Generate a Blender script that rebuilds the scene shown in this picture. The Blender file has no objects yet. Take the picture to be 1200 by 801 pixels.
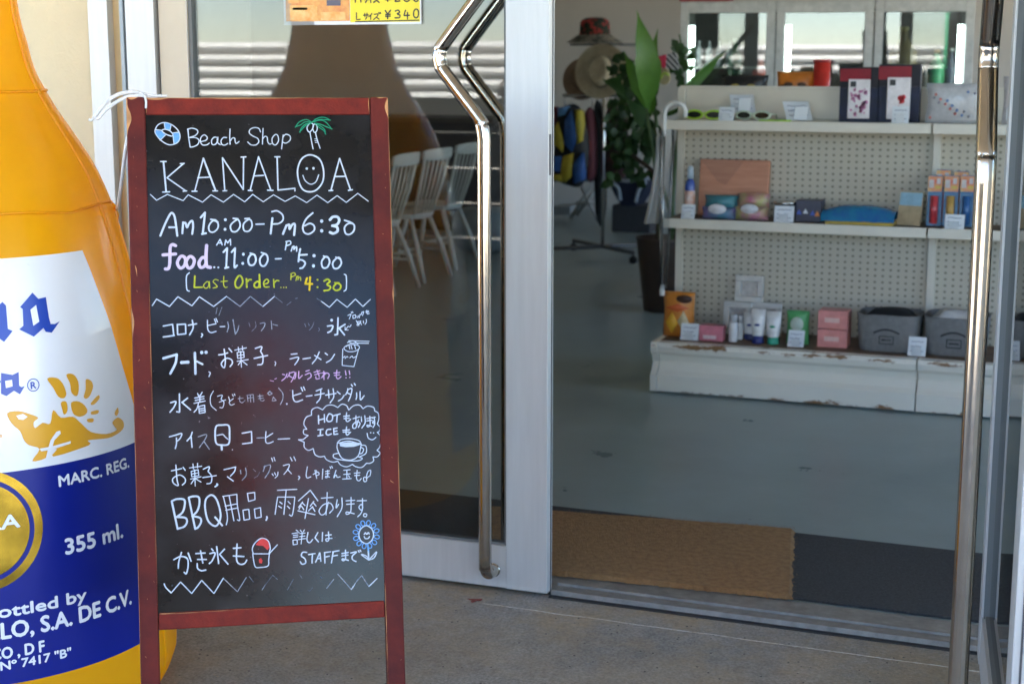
import bpy, bmesh, math, random
from mathutils import Vector, Matrix, noise as mnoise
from mathutils.geometry import tessellate_polygon
R = math.radians
random.seed(7)
sc = bpy.context.scene
col = sc.collection

# ------------------------------------------------------------------ camera
CAM = Vector((0, 0, 1.5)); PITCH = R(10.3); YAW = R(21.6); FPX = 1825.0
cd = bpy.data.cameras.new('camera'); cam = bpy.data.objects.new('camera', cd); col.objects.link(cam)
cam.location = CAM; cam.rotation_euler = (R(90) - PITCH, 0, YAW)
cd.sensor_width = 36; cd.lens = FPX / 1200 * 36; cd.clip_start = .05; cd.clip_end = 2000
cd.dof.use_dof = True; cd.dof.focus_distance = 3.45; cd.dof.aperture_fstop = 5.4
sc.camera = cam
# ------------------------------------------------------------------ sky, sun, exposure
w = bpy.data.worlds.new('World'); sc.world = w; w.use_nodes = True
nt = w.node_tree; nt.nodes.clear()
sky = nt.nodes.new('ShaderNodeTexSky'); sky.sky_type = 'NISHITA'; sky.sun_disc = False
SUN_EL, SUN_AZ = R(58), R(-25)            # the sun stands behind the shop: its front is in shade
sky.sun_elevation = SUN_EL; sky.sun_rotation = SUN_AZ; sky.dust_density = .3; sky.ozone_density = 3.2; sky.altitude = 1600
bg = nt.nodes.new('ShaderNodeBackground'); bg.inputs[1].default_value = .078
wo = nt.nodes.new('ShaderNodeOutputWorld')
nt.links.new(sky.outputs[0], bg.inputs[0]); nt.links.new(bg.outputs[0], wo.inputs[0])
sd = bpy.data.lights.new('sun', 'SUN'); sd.energy = 5.0; sd.angle = R(.5); sd.color = (1, .94, .85)
so = bpy.data.objects.new('sun', sd); col.objects.link(so); so.location = (0, 20, 30)
sdir = Vector((math.sin(SUN_AZ) * math.cos(SUN_EL), math.cos(SUN_AZ) * math.cos(SUN_EL), math.sin(SUN_EL)))
so.rotation_euler = sdir.to_track_quat('Z', 'Y').to_euler()
vs = sc.view_settings; vs.view_transform = 'Standard'; vs.look = 'None'; vs.gamma = 1; vs.use_curve_mapping = False
vs.exposure = 4.1
sc.cycles.use_denoising = True; sc.cycles.max_bounces = 14; sc.cycles.transparent_max_bounces = 24
sc.cycles.diffuse_bounces = 6; sc.cycles.glossy_bounces = 6; sc.cycles.sample_clamp_indirect = 8
sc.cycles.caustics_reflective = False; sc.cycles.caustics_refractive = False

# ------------------------------------------------------------------ pixel helpers (photo 1200 x 801)
FW = Vector((-math.sin(YAW) * math.cos(PITCH), math.cos(YAW) * math.cos(PITCH), -math.sin(PITCH)))
RT = Vector((math.cos(YAW), math.sin(YAW), 0)); UP = RT.cross(FW)
def ray(x, y): return FW + RT * ((x - 600) / FPX) - UP * ((y - 400.5) / FPX)
def aty(x, y, Y): r = ray(x, y); return CAM + r * (Y / r.y)
def atz(x, y, z=0.): r = ray(x, y); return CAM + r * ((z - CAM.z) / r.z)
def onplane(x, y, p, n): r = ray(x, y); return CAM + r * ((p - CAM).dot(n) / r.dot(n))

# ------------------------------------------------------------------ materials
def mat(name, c, rough=.5, metal=0., var=0., vscale=6., bump=0., bscale=60., coat=0., c2=None, spec=.5, trans=0., emit=0., alpha=1., stretch=(1, 1, 1), rp=(.32, .68)):
    m = bpy.data.materials.new(name); m.use_nodes = True
    n = m.node_tree.nodes; L = m.node_tree.links; p = n['Principled BSDF']
    p.inputs['Base Color'].default_value = (*c, 1); p.inputs['Roughness'].default_value = rough
    p.inputs['Metallic'].default_value = metal; p.inputs['Coat Weight'].default_value = coat
    p.inputs['Coat Roughness'].default_value = .08; p.inputs['Specular IOR Level'].default_value = spec
    p.inputs['Transmission Weight'].default_value = trans; p.inputs['Alpha'].default_value = alpha
    if emit: p.inputs['Emission Color'].default_value = (*c, 1); p.inputs['Emission Strength'].default_value = emit
    if var or bump or c2:
        tc = n.new('ShaderNodeTexCoord'); mp = n.new('ShaderNodeMapping'); mp.inputs['Scale'].default_value = stretch
        L.new(tc.outputs['Object'], mp.inputs[0])
    if var or c2:
        t = n.new('ShaderNodeTexNoise'); t.inputs['Scale'].default_value = vscale; t.inputs['Detail'].default_value = 8
        t.inputs['Roughness'].default_value = .65
        L.new(mp.outputs[0], t.inputs['Vector'])
        cr = n.new('ShaderNodeValToRGB'); cr.color_ramp.elements[0].position = rp[0]; cr.color_ramp.elements[1].position = rp[1]
        a = c2 if c2 else tuple(max(0, v * (1 - var)) for v in c)
        b = c if c2 else tuple(min(1, v * (1 + var)) for v in c)
        cr.color_ramp.elements[0].color = (*a, 1); cr.color_ramp.elements[1].color = (*b, 1)
        L.new(t.outputs['Fac'], cr.inputs[0]); L.new(cr.outputs[0], p.inputs['Base Color'])
        mr = n.new('ShaderNodeMapRange'); mr.inputs[3].default_value = max(0, rough - .08); mr.inputs[4].default_value = min(1, rough + .08)
        L.new(t.outputs['Fac'], mr.inputs[0]); L.new(mr.outputs[0], p.inputs['Roughness'])
    if bump:
        t2 = n.new('ShaderNodeTexNoise'); t2.inputs['Scale'].default_value = bscale; t2.inputs['Detail'].default_value = 6
        L.new(mp.outputs[0], t2.inputs['Vector'])
        b = n.new('ShaderNodeBump'); b.inputs['Strength'].default_value = bump; b.inputs['Distance'].default_value = .01
        L.new(t2.outputs['Fac'], b.inputs['Height']); L.new(b.outputs[0], p.inputs['Normal'])
    return m
def glassmat(name, tint=(.93, .97, .96), ior=1.5, boost=0., rough=.0):
    m = bpy.data.materials.new(name); m.use_nodes = True
    n = m.node_tree.nodes; L = m.node_tree.links; n.clear()
    o = n.new('ShaderNodeOutputMaterial'); mx = n.new('ShaderNodeMixShader'); t = n.new('ShaderNodeBsdfTransparent'); g = n.new('ShaderNodeBsdfGlossy')
    t.inputs[0].default_value = (*tint, 1); g.inputs['Roughness'].default_value = rough
    f = n.new('ShaderNodeFresnel'); f.inputs[0].default_value = ior
    a = n.new('ShaderNodeMath'); a.operation = 'ADD'; a.use_clamp = True; a.inputs[1].default_value = boost
    L.new(f.outputs[0], a.inputs[0]); L.new(a.outputs[0], mx.inputs[0]); L.new(t.outputs[0], mx.inputs[1]); L.new(g.outputs[0], mx.inputs[2])
    L.new(mx.outputs[0], o.inputs[0]); return m

M = {}
M['alu'] = mat('aluminium', (.51, .51, .50), .42, .25, var=.05, vscale=9, bump=.02, bscale=180, stretch=(6, 6, .4))
M['alu_dull'] = mat('aluminium_dull', (.27, .265, .25), .55, .3, var=.25, vscale=22)
M['alu_dark'] = mat('aluminium_groove', (.05, .05, .055), .5)
M['cream_frame'] = mat('cream_frame_paint', (.52, .46, .35), .45, 0, var=.06, vscale=5)
M['yellow_reveal'] = mat('yellow_reveal', (.66, .52, .28), .6, 0, var=.08)
M['blue_edge'] = mat('gasket_grey_blue', (.30, .36, .40), .4)
M['gasket'] = mat('gasket_black', (.02, .02, .022), .6)
M['chrome'] = mat('chrome', (.50, .455, .39), .14, 1., var=.06, vscale=25)
M['wall'] = mat('cream_wall', (.61, .51, .33), .8, 0, var=.04, vscale=3, bump=.25, bscale=90)
M['glass'] = glassmat('window_glass', (.86, .87, .855), ior=1.46, boost=.0)
M['fglass'] = glassmat('fridge_glass', (.70, .73, .73), ior=1.5, boost=.025)
M['intwall'] = mat('grey_plaster', (.62, .575, .53), .85, 0, var=.05, vscale=2)
M['ceil'] = mat('ceiling_board', (.62, .62, .60), .9)
M['canopy'] = mat('canopy_lining', (.55, .52, .47), .8)
M['post'] = mat('brown_post_paint', (.05, .035, .028), .5)
M['wood'] = mat('stained_wood', (.215, .026, .016), .55, 0, spec=.10, c2=(.12, .018, .014), vscale=9, bump=.15, bscale=60, stretch=(3, 3, 3))
M['rawwood'] = mat('worn_bare_wood', (.50, .24, .09), .7, 0, var=.25, vscale=40)
M['cord'] = mat('white_cord', (.78, .77, .76), .8, 0, bump=.5, bscale=400)
M['chalk'] = mat('chalk_white', (.53, .58, .67), .9, 0, var=.13, vscale=90, spec=.1)
M['chalk_faint'] = mat('chalk_faint', (.22, .25, .30), .9, 0, c2=(.03, .035, .05), vscale=140, spec=.1)
M['chalk_half'] = mat('chalk_rubbed', (.40, .44, .51), .9, 0, c2=(.13, .145, .18), vscale=150, spec=.1)
M['chalk_pink'] = mat('chalk_pink', (.60, .49, .63), .9, 0, var=.10, vscale=90, spec=.1)
M['chalk_pink2'] = mat('chalk_pink_rubbed', (.50, .32, .52), .9, 0, var=.2, vscale=120, spec=.1)
M['chalk_yellow'] = mat('chalk_yellow', (.50, .50, .03), .9, 0, c2=(.30, .32, .03), vscale=110, spec=.1)
M['chalk_orange'] = mat('chalk_orange', (.62, .42, .02), .9, 0, var=.12, vscale=120, spec=.1)
M['chalk_green'] = mat('chalk_green', (.02, .26, .14), .9, 0, var=.15, vscale=120, spec=.1)
M['chalk_blue'] = mat('chalk_blue', (.13, .33, .66), .9, 0, var=.15, vscale=120, spec=.1)
M['chalk_red'] = mat('chalk_red', (.58, .06, .055), .9, 0, var=.12, vscale=140, spec=.1)
M['black'] = mat('black_plastic', (.015, .015, .016), .45)
M['white'] = mat('white_paint', (.72, .72, .70), .45, 0, var=.03)
M['white_chair'] = mat('white_chair_lacquer', (.62, .66, .63), .4, 0, var=.05)
M['paper'] = mat('white_card', (.72, .76, .80), .7)
M['ink'] = mat('grey_ink', (.10, .14, .24), .8)
M['green_leaf'] = None
M['dark_leaf'] = mat('leaf_dark', (.028, .065, .022), .45, 0, var=.4, vscale=10)
M['steel'] = mat('steel_rail', (.55, .55, .54), .22, 1.)

def board_mat():
    m = mat('chalkboard_gloss', (.014, .0145, .016), .2, 0, coat=0, spec=.22)
    n = m.node_tree.nodes; L = m.node_tree.links; p = n['Principled BSDF']
    tc = n.new('ShaderNodeTexCoord'); t = n.new('ShaderNodeTexNoise'); t.inputs['Scale'].default_value = 5.5; t.inputs['Detail'].default_value = 9; t.inputs['Roughness'].default_value = .6
    L.new(tc.outputs['Object'], t.inputs['Vector'])
    cr = n.new('ShaderNodeValToRGB'); cr.color_ramp.elements[0].position = .42; cr.color_ramp.elements[1].position = .80
    cr.color_ramp.elements[0].color = (.005, .0052, .0055, 1); cr.color_ramp.elements[1].color = (.020, .020, .021, 1)
    L.new(t.outputs['Fac'], cr.inputs[0])
    t2 = n.new('ShaderNodeTexNoise'); t2.inputs['Scale'].default_value = 95; t2.inputs['Detail'].default_value = 2; L.new(tc.outputs['Object'], t2.inputs['Vector'])
    c2 = n.new('ShaderNodeValToRGB'); c2.color_ramp.elements[0].position = .74; c2.color_ramp.elements[1].position = .80
    c2.color_ramp.elements[0].color = (0, 0, 0, 1); c2.color_ramp.elements[1].color = (.12, .12, .13, 1); L.new(t2.outputs['Fac'], c2.inputs[0])
    ad = n.new('ShaderNodeMixRGB'); ad.blend_type = 'ADD'; ad.inputs[0].default_value = 1; L.new(cr.outputs[0], ad.inputs[1]); L.new(c2.outputs[0], ad.inputs[2])
    L.new(ad.outputs[0], p.inputs['Base Color'])
    mr = n.new('ShaderNodeMapRange'); mr.inputs[1].default_value = .3; mr.inputs[2].default_value = .75; mr.inputs[3].default_value = .10; mr.inputs[4].default_value = .24
    L.new(t.outputs['Fac'], mr.inputs[0]); L.new(mr.outputs[0], p.inputs['Roughness'])
    return m
M['board'] = board_mat()

def vinyl(name, c, tl=.3, rough=.22):
    m = mat(name, c, rough, 0, var=.07, vscale=3, bump=.12, bscale=7, coat=.12)
    n = m.node_tree.nodes; L = m.node_tree.links; p = n['Principled BSDF']; o = n['Material Output']
    tr = n.new('ShaderNodeBsdfTranslucent'); tr.inputs[0].default_value = (*c, 1); mx = n.new('ShaderNodeMixShader'); mx.inputs[0].default_value = tl
    L.new(p.outputs[0], mx.inputs[1]); L.new(tr.outputs[0], mx.inputs[2]); L.new(mx.outputs[0], o.inputs[0]); return m
M['orange'] = vinyl('orange_vinyl', (.98, .55, .012), .50)
M['lab_white'] = mat('label_white', (.84, .84, .85), .3, 0, var=.03, vscale=4, coat=.2)
M['lab_blue'] = mat('label_blue', (.003, .012, .21), .34, 0, spec=.3)
M['lab_text'] = mat('label_text', (.78, .80, .84), .35)
M['lab_royal'] = mat('label_royal', (.012, .055, .38), .3)
M['lab_orange'] = mat('label_orange', (.78, .38, .02), .35)
M['gold'] = mat('label_gold', (.48, .30, .03), .24, .75, var=.35, vscale=9)
M['clear'] = glassmat('clear_vinyl', (.95, .9, .8), boost=.03)

def leafmat(name, c, c2):
    m = mat(name, c, .38, 0, c2=c2, vscale=16, bump=.25, bscale=40); n = m.node_tree.nodes; L = m.node_tree.links; p = n['Principled BSDF']; o = n['Material Output']
    tr = n.new('ShaderNodeBsdfTranslucent'); tr.inputs[0].default_value = (c[0] * 1.6, c[1] * 1.5, c[2], 1); mx = n.new('ShaderNodeMixShader'); mx.inputs[0].default_value = .35
    L.new(p.outputs[0], mx.inputs[1]); L.new(tr.outputs[0], mx.inputs[2]); L.new(mx.outputs[0], o.inputs[0]); return m
M['green_leaf'] = leafmat('leaf_green', (.12, .27, .04), (.07, .18, .025))
M['dark_leaf'] = leafmat('leaf_dark', (.035, .085, .022), (.018, .045, .016))
def ground_mat():
    m = bpy.data.materials.new('worn_pavement'); m.use_nodes = True
    n = m.node_tree.nodes; L = m.node_tree.links; p = n['Principled BSDF']
    g = n.new('ShaderNodeNewGeometry')
    def nz(s, d=8, r=.6):
        t = n.new('ShaderNodeTexNoise'); t.inputs['Scale'].default_value = s; t.inputs['Detail'].default_value = d; t.inputs['Roughness'].default_value = r
        L.new(g.outputs['Position'], t.inputs['Vector']); return t.outputs['Fac']
    def ramp(f, a, b, ca, cb):
        r = n.new('ShaderNodeValToRGB'); r.color_ramp.elements[0].position = a; r.color_ramp.elements[1].position = b
        r.color_ramp.elements[0].color = (*ca, 1); r.color_ramp.elements[1].color = (*cb, 1); L.new(f, r.inputs[0]); return r.outputs[0]
    def mix(f, a, b, mode='MIX'):
        x = n.new('ShaderNodeMixRGB'); x.blend_type = mode; L.new(a, x.inputs[1]); L.new(b, x.inputs[2])
        if isinstance(f, float): x.inputs[0].default_value = f
        else: L.new(f, x.inputs[0])
        return x.outputs[0]
    base = ramp(nz(2.2), .3, .7, (.21, .208, .195), (.31, .30, .275))
    fine = ramp(nz(130, 3), .35, .65, (.74, .74, .74), (1.22, 1.22, 1.22))
    c = mix(1., base, fine, 'MULTIPLY'); c = mix(1., c, ramp(nz(22, 6), .35, .65, (.88, .88, .88), (1.1, 1.1, 1.09)), 'MULTIPLY')
    stain = ramp(nz(3.2, 12, .74), .42, .62, (0, 0, 0), (1, 1, 1))
    br = ramp(nz(70, 4), .3, .7, (.26, .19, .11), (.42, .33, .20))
    st = n.new('ShaderNodeMath'); st.operation = 'MULTIPLY'; st.inputs[1].default_value = .55
    sp = n.new('ShaderNodeSeparateXYZ'); L.new(g.outputs['Position'], sp.inputs[0])
    nr = n.new('ShaderNodeMapRange'); nr.inputs[1].default_value = 3.55; nr.inputs[2].default_value = 3.95; nr.inputs[3].default_value = .75; nr.inputs[4].default_value = 1.5
    L.new(sp.outputs[1], nr.inputs[0])
    L.new(stain, st.inputs[0])
    st2 = n.new('ShaderNodeMath'); st2.operation = 'MULTIPLY'; st2.use_clamp = True; L.new(st.outputs[0], st2.inputs[0]); L.new(nr.outputs[0], st2.inputs[1])
    c = mix(st2.outputs[0], c, br)
    v = n.new('ShaderNodeTexVoronoi'); v.inputs['Scale'].default_value = 85; L.new(g.outputs['Position'], v.inputs['Vector'])
    sel = n.new('ShaderNodeSeparateColor'); L.new(v.outputs['Color'], sel.inputs[0])
    d1 = n.new('ShaderNodeMath'); d1.operation = 'LESS_THAN'; d1.inputs[1].default_value = .26; L.new(v.outputs['Distance'], d1.inputs[0])
    d2 = n.new('ShaderNodeMath'); d2.operation = 'GREATER_THAN'; d2.inputs[1].default_value = .90; L.new(sel.outputs[0], d2.inputs[0])
    d3 = n.new('ShaderNodeMath'); d3.operation = 'MULTIPLY'; L.new(d1.outputs[0], d3.inputs[0]); L.new(d2.outputs[0], d3.inputs[1])
    sc_ = ramp(sel.outputs[1], .55, .6, (.32, .28, .21), (.05, .05, .05))
    c = mix(d3.outputs[0], c, sc_)
    L.new(c, p.inputs['Base Color']); p.inputs['Roughness'].default_value = .85
    b = n.new('ShaderNodeBump'); b.inputs['Strength'].default_value = .28; b.inputs['Distance'].default_value = .005; L.new(nz(95, 6), b.inputs['Height']); L.new(b.outputs[0], p.inputs['Normal'])
    return m
M['ground'] = ground_mat()
M['floor'] = mat('grey_vinyl_floor', (.26, .335, .345), .30, 0, var=.13, vscale=2.6, bump=.03, bscale=14)
M['coir'] = mat('coir_fibre', (.50, .29, .12), .95, 0, c2=(.25, .135, .055), vscale=48, bump=.9, bscale=330, rp=(.25, .75), stretch=(1, 1, 1))
M['darkmat'] = mat('dark_mat_rubber', (.045, .048, .05), .9, 0, var=.5, vscale=120, bump=.8, bscale=260)

# ------------------------------------------------------------------ mesh builder
class MB:
    def __init__(s): s.v = []; s.f = []; s.m = []; s.sm = []
    def add(s, vs_, fs, mi=0, smooth=False):
        o = len(s.v); s.v += [Vector(p) for p in vs_]
        for f in fs: s.f.append([i + o for i in f]); s.m.append(mi); s.sm.append(smooth)
        return s
    def box(s, a, b, mi=0, mtx=None):
        x0, y0, z0 = a; x1, y1, z1 = b
        P = [Vector(p) for p in ((x0, y0, z0), (x1, y0, z0), (x1, y1, z0), (x0, y1, z0), (x0, y0, z1), (x1, y0, z1), (x1, y1, z1), (x0, y1, z1))]
        if mtx: P = [mtx @ p for p in P]
        return s.add(P, [(3, 2, 1, 0), (4, 5, 6, 7), (0, 1, 5, 4), (1, 2, 6, 5), (2, 3, 7, 6), (3, 0, 4, 7)], mi)
    def obox(s, o, ax, ay, az, mi=0):   # box from corner o with three edge vectors
        m = Matrix((ax, ay, az)).transposed().to_4x4(); m.translation = o
        return s.box((0, 0, 0), (1, 1, 1), mi, m)
    def tube(s, pts, r, n=10, mi=0, closed=False, cap=True):
        pts = [Vector(p) for p in pts]; k = len(pts); rr = r if isinstance(r, (list, tuple)) else [r] * k
        V = []; prev = None
        for i, p in enumerate(pts):
            a = pts[(i - 1) % k] if (closed or i > 0) else p; b = pts[(i + 1) % k] if (closed or i < k - 1) else p
            d = (b - a).normalized()
            if prev is None:
                q = Vector((0, 0, 1)) if abs(d.z) < .9 else Vector((1, 0, 0)); prev = (q - d * q.dot(d)).normalized()
            prev = (prev - d * prev.dot(d)).normalized(); c = d.cross(prev)
            for j in range(n):
                t = 2 * math.pi * j / n; V.append(p + (prev * math.cos(t) + c * math.sin(t)) * rr[i])
        F = []
        for i in range(k if closed else k - 1):
            for j in range(n):
                F.append((i * n + j, i * n + (j + 1) % n, ((i + 1) % k) * n + (j + 1) % n, ((i + 1) % k) * n + j))
        if cap and not closed: F += [tuple(reversed(range(n))), tuple(range((k - 1) * n, k * n))]
        return s.add(V, F, mi, True)
    def lathe(s, prof, c, n=32, mi=0, cap=True, sx=1, sy=1, mtx=None):
        V = []; F = []; c = Vector(c)
        for r, z in prof:
            for j in range(n):
                t = 2 * math.pi * j / n; p = Vector((r * math.cos(t) * sx, r * math.sin(t) * sy, z)); V.append((mtx @ p if mtx else p) + c)
        for i in range(len(prof) - 1):
            for j in range(n): F.append((i * n + j, i * n + (j + 1) % n, (i + 1) * n + (j + 1) % n, (i + 1) * n + j))
        if cap: F += [tuple(reversed(range(n))), tuple(range((len(prof) - 1) * n, len(prof) * n))]
        return s.add(V, F, mi, True)
    def prism(s, poly, fn, d0, d1, mi=0):     # poly: list of 2D points (ccw); fn(u, v, d) -> point
        n = len(poly); V = [fn(u, v, d0) for u, v in poly] + [fn(u, v, d1) for u, v in poly]
        F = [tuple(reversed(range(n))), tuple(range(n, 2 * n))] + [(i, (i + 1) % n, n + (i + 1) % n, n + i) for i in range(n)]
        return s.add(V, F, mi)
    def build(s, name, mats, parent=None, bevel=0., smooth=None, weld=False):
        me = bpy.data.meshes.new(name); off = Vector((0, 0, 0)); q = parent
        while q: off += q.location; q = q.parent
        me.from_pydata([tuple(p - off) for p in s.v], [], s.f)
        if not isinstance(mats, (list, tuple)): mats = [mats]
        for m_ in mats: me.materials.append(m_)
        for i, p in enumerate(me.polygons):
            p.material_index = s.m[i]; p.use_smooth = s.sm[i] if smooth is None else smooth
        bm = bmesh.new(); bm.from_mesh(me)
        if weld: bmesh.ops.remove_doubles(bm, verts=bm.verts, dist=1e-5)
        bmesh.ops.recalc_face_normals(bm, faces=bm.faces)
        if bevel:
            es = [e for e in bm.edges if len(e.link_faces) == 2 and e.calc_face_angle(0) > .6]
            bmesh.ops.bevel(bm, geom=es, offset=bevel, segments=2, profile=.5, affect='EDGES', clamp_overlap=True)
        bm.to_mesh(me); bm.free()
        o = bpy.data.objects.new(name, me); col.objects.link(o); o.parent = parent
        return o
def tag(o, label=None, cat=None, group=None, kind=None):
    if label: o['label'] = label
    if cat: o['category'] = cat
    if group: o['group'] = group
    if kind: o['kind'] = kind
    return o
def thing(name, label, cat, loc, group=None):
    o = bpy.data.objects.new(name, None); col.objects.link(o); o.location = loc; o.empty_display_size = .05
    return tag(o, label, cat, group)
def copy_tree(o, parent=None):
    c = o.copy(); col.objects.link(c); c.parent = parent
    for ch in [x for x in bpy.data.objects if x.parent == o]: copy_tree(ch, c)
    return c
def catmull(pts, closed=False, sub=6):
    pts = [Vector(p) for p in pts]; n = len(pts)
    if n < 3: return pts
    out = []; rng = n if closed else n - 1
    for i in range(rng):
        p1 = pts[i]; p2 = pts[(i + 1) % n]
        p0 = pts[(i - 1) % n] if closed or i > 0 else p1 * 2 - p2
        p3 = pts[(i + 2) % n] if closed or i < n - 2 else p2 * 2 - p1
        for k in range(sub):
            t = k / sub
            out.append(.5 * ((2 * p1) + (p2 - p0) * t + (2 * p0 - 5 * p1 + 4 * p2 - p3) * t * t + (3 * p1 - p0 - 3 * p2 + p3) * t ** 3))
    if not closed: out.append(pts[-1])
    return out
def rot_z(a): return Matrix.Rotation(a, 4, 'Z')

# ================================================================== SETTING
DY = 3.941                      # outer face of the shop doors
g = MB(); xs = (-300, -40, -8, -4, 0, 4, 40, 300); ys = [(-300, -.14), (-4, -.14), (0, -.13), (2.0, -.092), (3.0, -.05), (3.6, -.022), (3.99, -.006), (4.0, -.2), (300, -.2)]
V = [(x, y, z) for (y, z) in ys for x in xs]; n = len(xs)
g.add(V, [(i * n + j, i * n + j + 1, (i + 1) * n + j + 1, (i + 1) * n + j) for i in range(len(ys) - 1) for j in range(n - 1)])
tag(g.build('ground', M['ground']), kind='structure')
tag(MB().box((-9, 4.0, -.15), (3.5, 15.2, 0)).build('floor', M['floor']), kind='structure')
# white sealant line on the pavement in front of the sill
mb = MB(); pts = []
for i in range(60):
    x = -1.62 + i * .026; pts.append((x, 3.868 + mnoise.noise((x * 9, 0, 0)) * .005, .0035 + random.uniform(.0, .002), random.uniform(.0015, .0042)))
for i in range(len(pts) - 1):
    a, b = pts[i], pts[i + 1]; za = -.0138; zb = -.0138
    mb.add([(a[0], a[1] - a[3], za), (b[0], b[1] - b[3], zb), (b[0], b[1] + b[3], zb), (a[0], a[1] + a[3], za), (a[0], a[1], za + .004), (b[0], b[1], zb + .004)], [(0, 1, 5, 4), (4, 5, 2, 3)])
tag(mb.build('pavement_line', mat('old_white_sealant', (.55, .54, .50), .9, 0, c2=(.25, .22, .17), vscale=60)), kind='structure')

shop = thing('shop_building', 'beach shop with cream wall, aluminium framed glass doors, one swung open', 'shop', (-2, 4, 0))
# outer wall left of the doors and header
mb = MB(); mb.box((-9, 3.95, -.15), (-2.907, 4.15, 3.0)); mb.build('wall', M['wall'], shop)
mb = MB(); mb.box((-2.907, 3.93, 2.28), (3.5, 4.15, 3.0)); mb.build('lintel', M['wall'], shop)
mb = MB(); mb.box((-9, 15.0, 0), (3.5, 15.2, 2.12)); mb.box((-9, 15.0, 2.8), (3.5, 15.2, 2.9))
mb.box((-9, 15.0, 2.12), (-.6, 15.2, 2.8))
for x in (.9, 3.2): mb.box((x, 15.0, 2.12), (x + .3, 15.2, 2.8))  # unseen high openings added to let sky light into the room
mb.build('back_wall', M['intwall'], shop)
mb = MB()
mb.box((-9.2, 4.15, 0), (-9, 15.0, 2.9))
mb.box((3.4, 4.15, 0), (3.6, 15.0, .7)); mb.box((3.4, 4.15, 2.5), (3.6, 15.0, 2.9))
for y in (4.15, 7.0, 9.9, 12.6, 14.7): mb.box((3.4, y, .7), (3.6, y + .3, 2.5))  # unseen gaps in the right wall, added to brighten the interior
mb.build('side_wall', M['intwall'], shop)
MB().box((-9, 4.15, 2.9), (3.5, 15.2, 3.05)).build('ceiling', M['ceil'], shop)
MB().box((-9.5, 3.0, 3.052), (6, 17.6, 3.2)).build('roof', M['canopy'], shop)  # rear overhang added to keep sun out of the back openings
MB().box((-6.5, -2.0, 3.06), (6, 2.997, 3.16)).build('canopy', M['canopy'], shop)
for x in (-4.85, 2.6):
    tag(MB().box((x - .09, -1.95, -.14), (x + .09, -1.77, 3.058)).build('post', M['post'], shop, bevel=.008))
# frame members beside the left door (x measured on the door plane)
def fx(px, y=60): return aty(px, y, DY).x
mb = MB()
mb.box((fx(109), 3.925, -.02), (fx(131), 4.12, 2.28), 0)
mb.box((fx(131), 3.955, -.02), (fx(143), 4.12, 2.28), 1)
mb.box((fx(143), 3.935, -.02), (fx(147), 4.12, 2.28), 2)
mb.box((fx(147), 3.985, -.02), (fx(151), 4.12, 2.28), 3)
mb.box((fx(151), 3.93, -.02), (fx(184), 4.12, 2.28), 0)
mb.box((fx(184), 3.965, -.02), (fx(186.5), 4.12, 2.28), 3)
mb.build('door_frame', [M['alu'], M['yellow_reveal'], M['blue_edge'], M['gasket']], shop)
mb = MB(); mb.box((-.10, 3.93, -.02), (-.02, 4.12, 2.28)); mb.box((1.1, 3.93, -.02), (1.18, 4.12, 2.28)); mb.box((2.3, 3.93, -.02), (2.38, 4.12, 2.28))
mb.box((-.02, 3.93, -.02), (1.1, 4.1, .12)); mb.box((1.18, 3.93, -.02), (2.3, 4.1, .12)); mb.box((2.38, 3.93, -.02), (3.5, 4.1, .12)); mb.build('unseen_window_frame', M['alu'], shop)
mb = MB()
for a in (-.02, 1.18, 2.38): mb.box((a, 4.0, .12), (a + 1.12, 4.006, 2.28))
mb.build('unseen_window', M['glass'], shop)  # unseen glazing right of the doorway, added to light the shelving
# sill under the doors
mb = MB(); mb.box((-2.66, 4.0, -.03), (-.10, 4.16, .006), 0); mb.box((-1.46, 3.99, -.03), (-.10, 3.9985, .010), 0)
mb.box((-1.46, 4.045, .004), (-.10, 4.055, .013), 0); mb.box((-1.46, 3.968, -.03), (-.10, 3.988, -.004), 1)
mb.build('door_sill', [M['alu_dull'], M['gasket']], shop)

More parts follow.
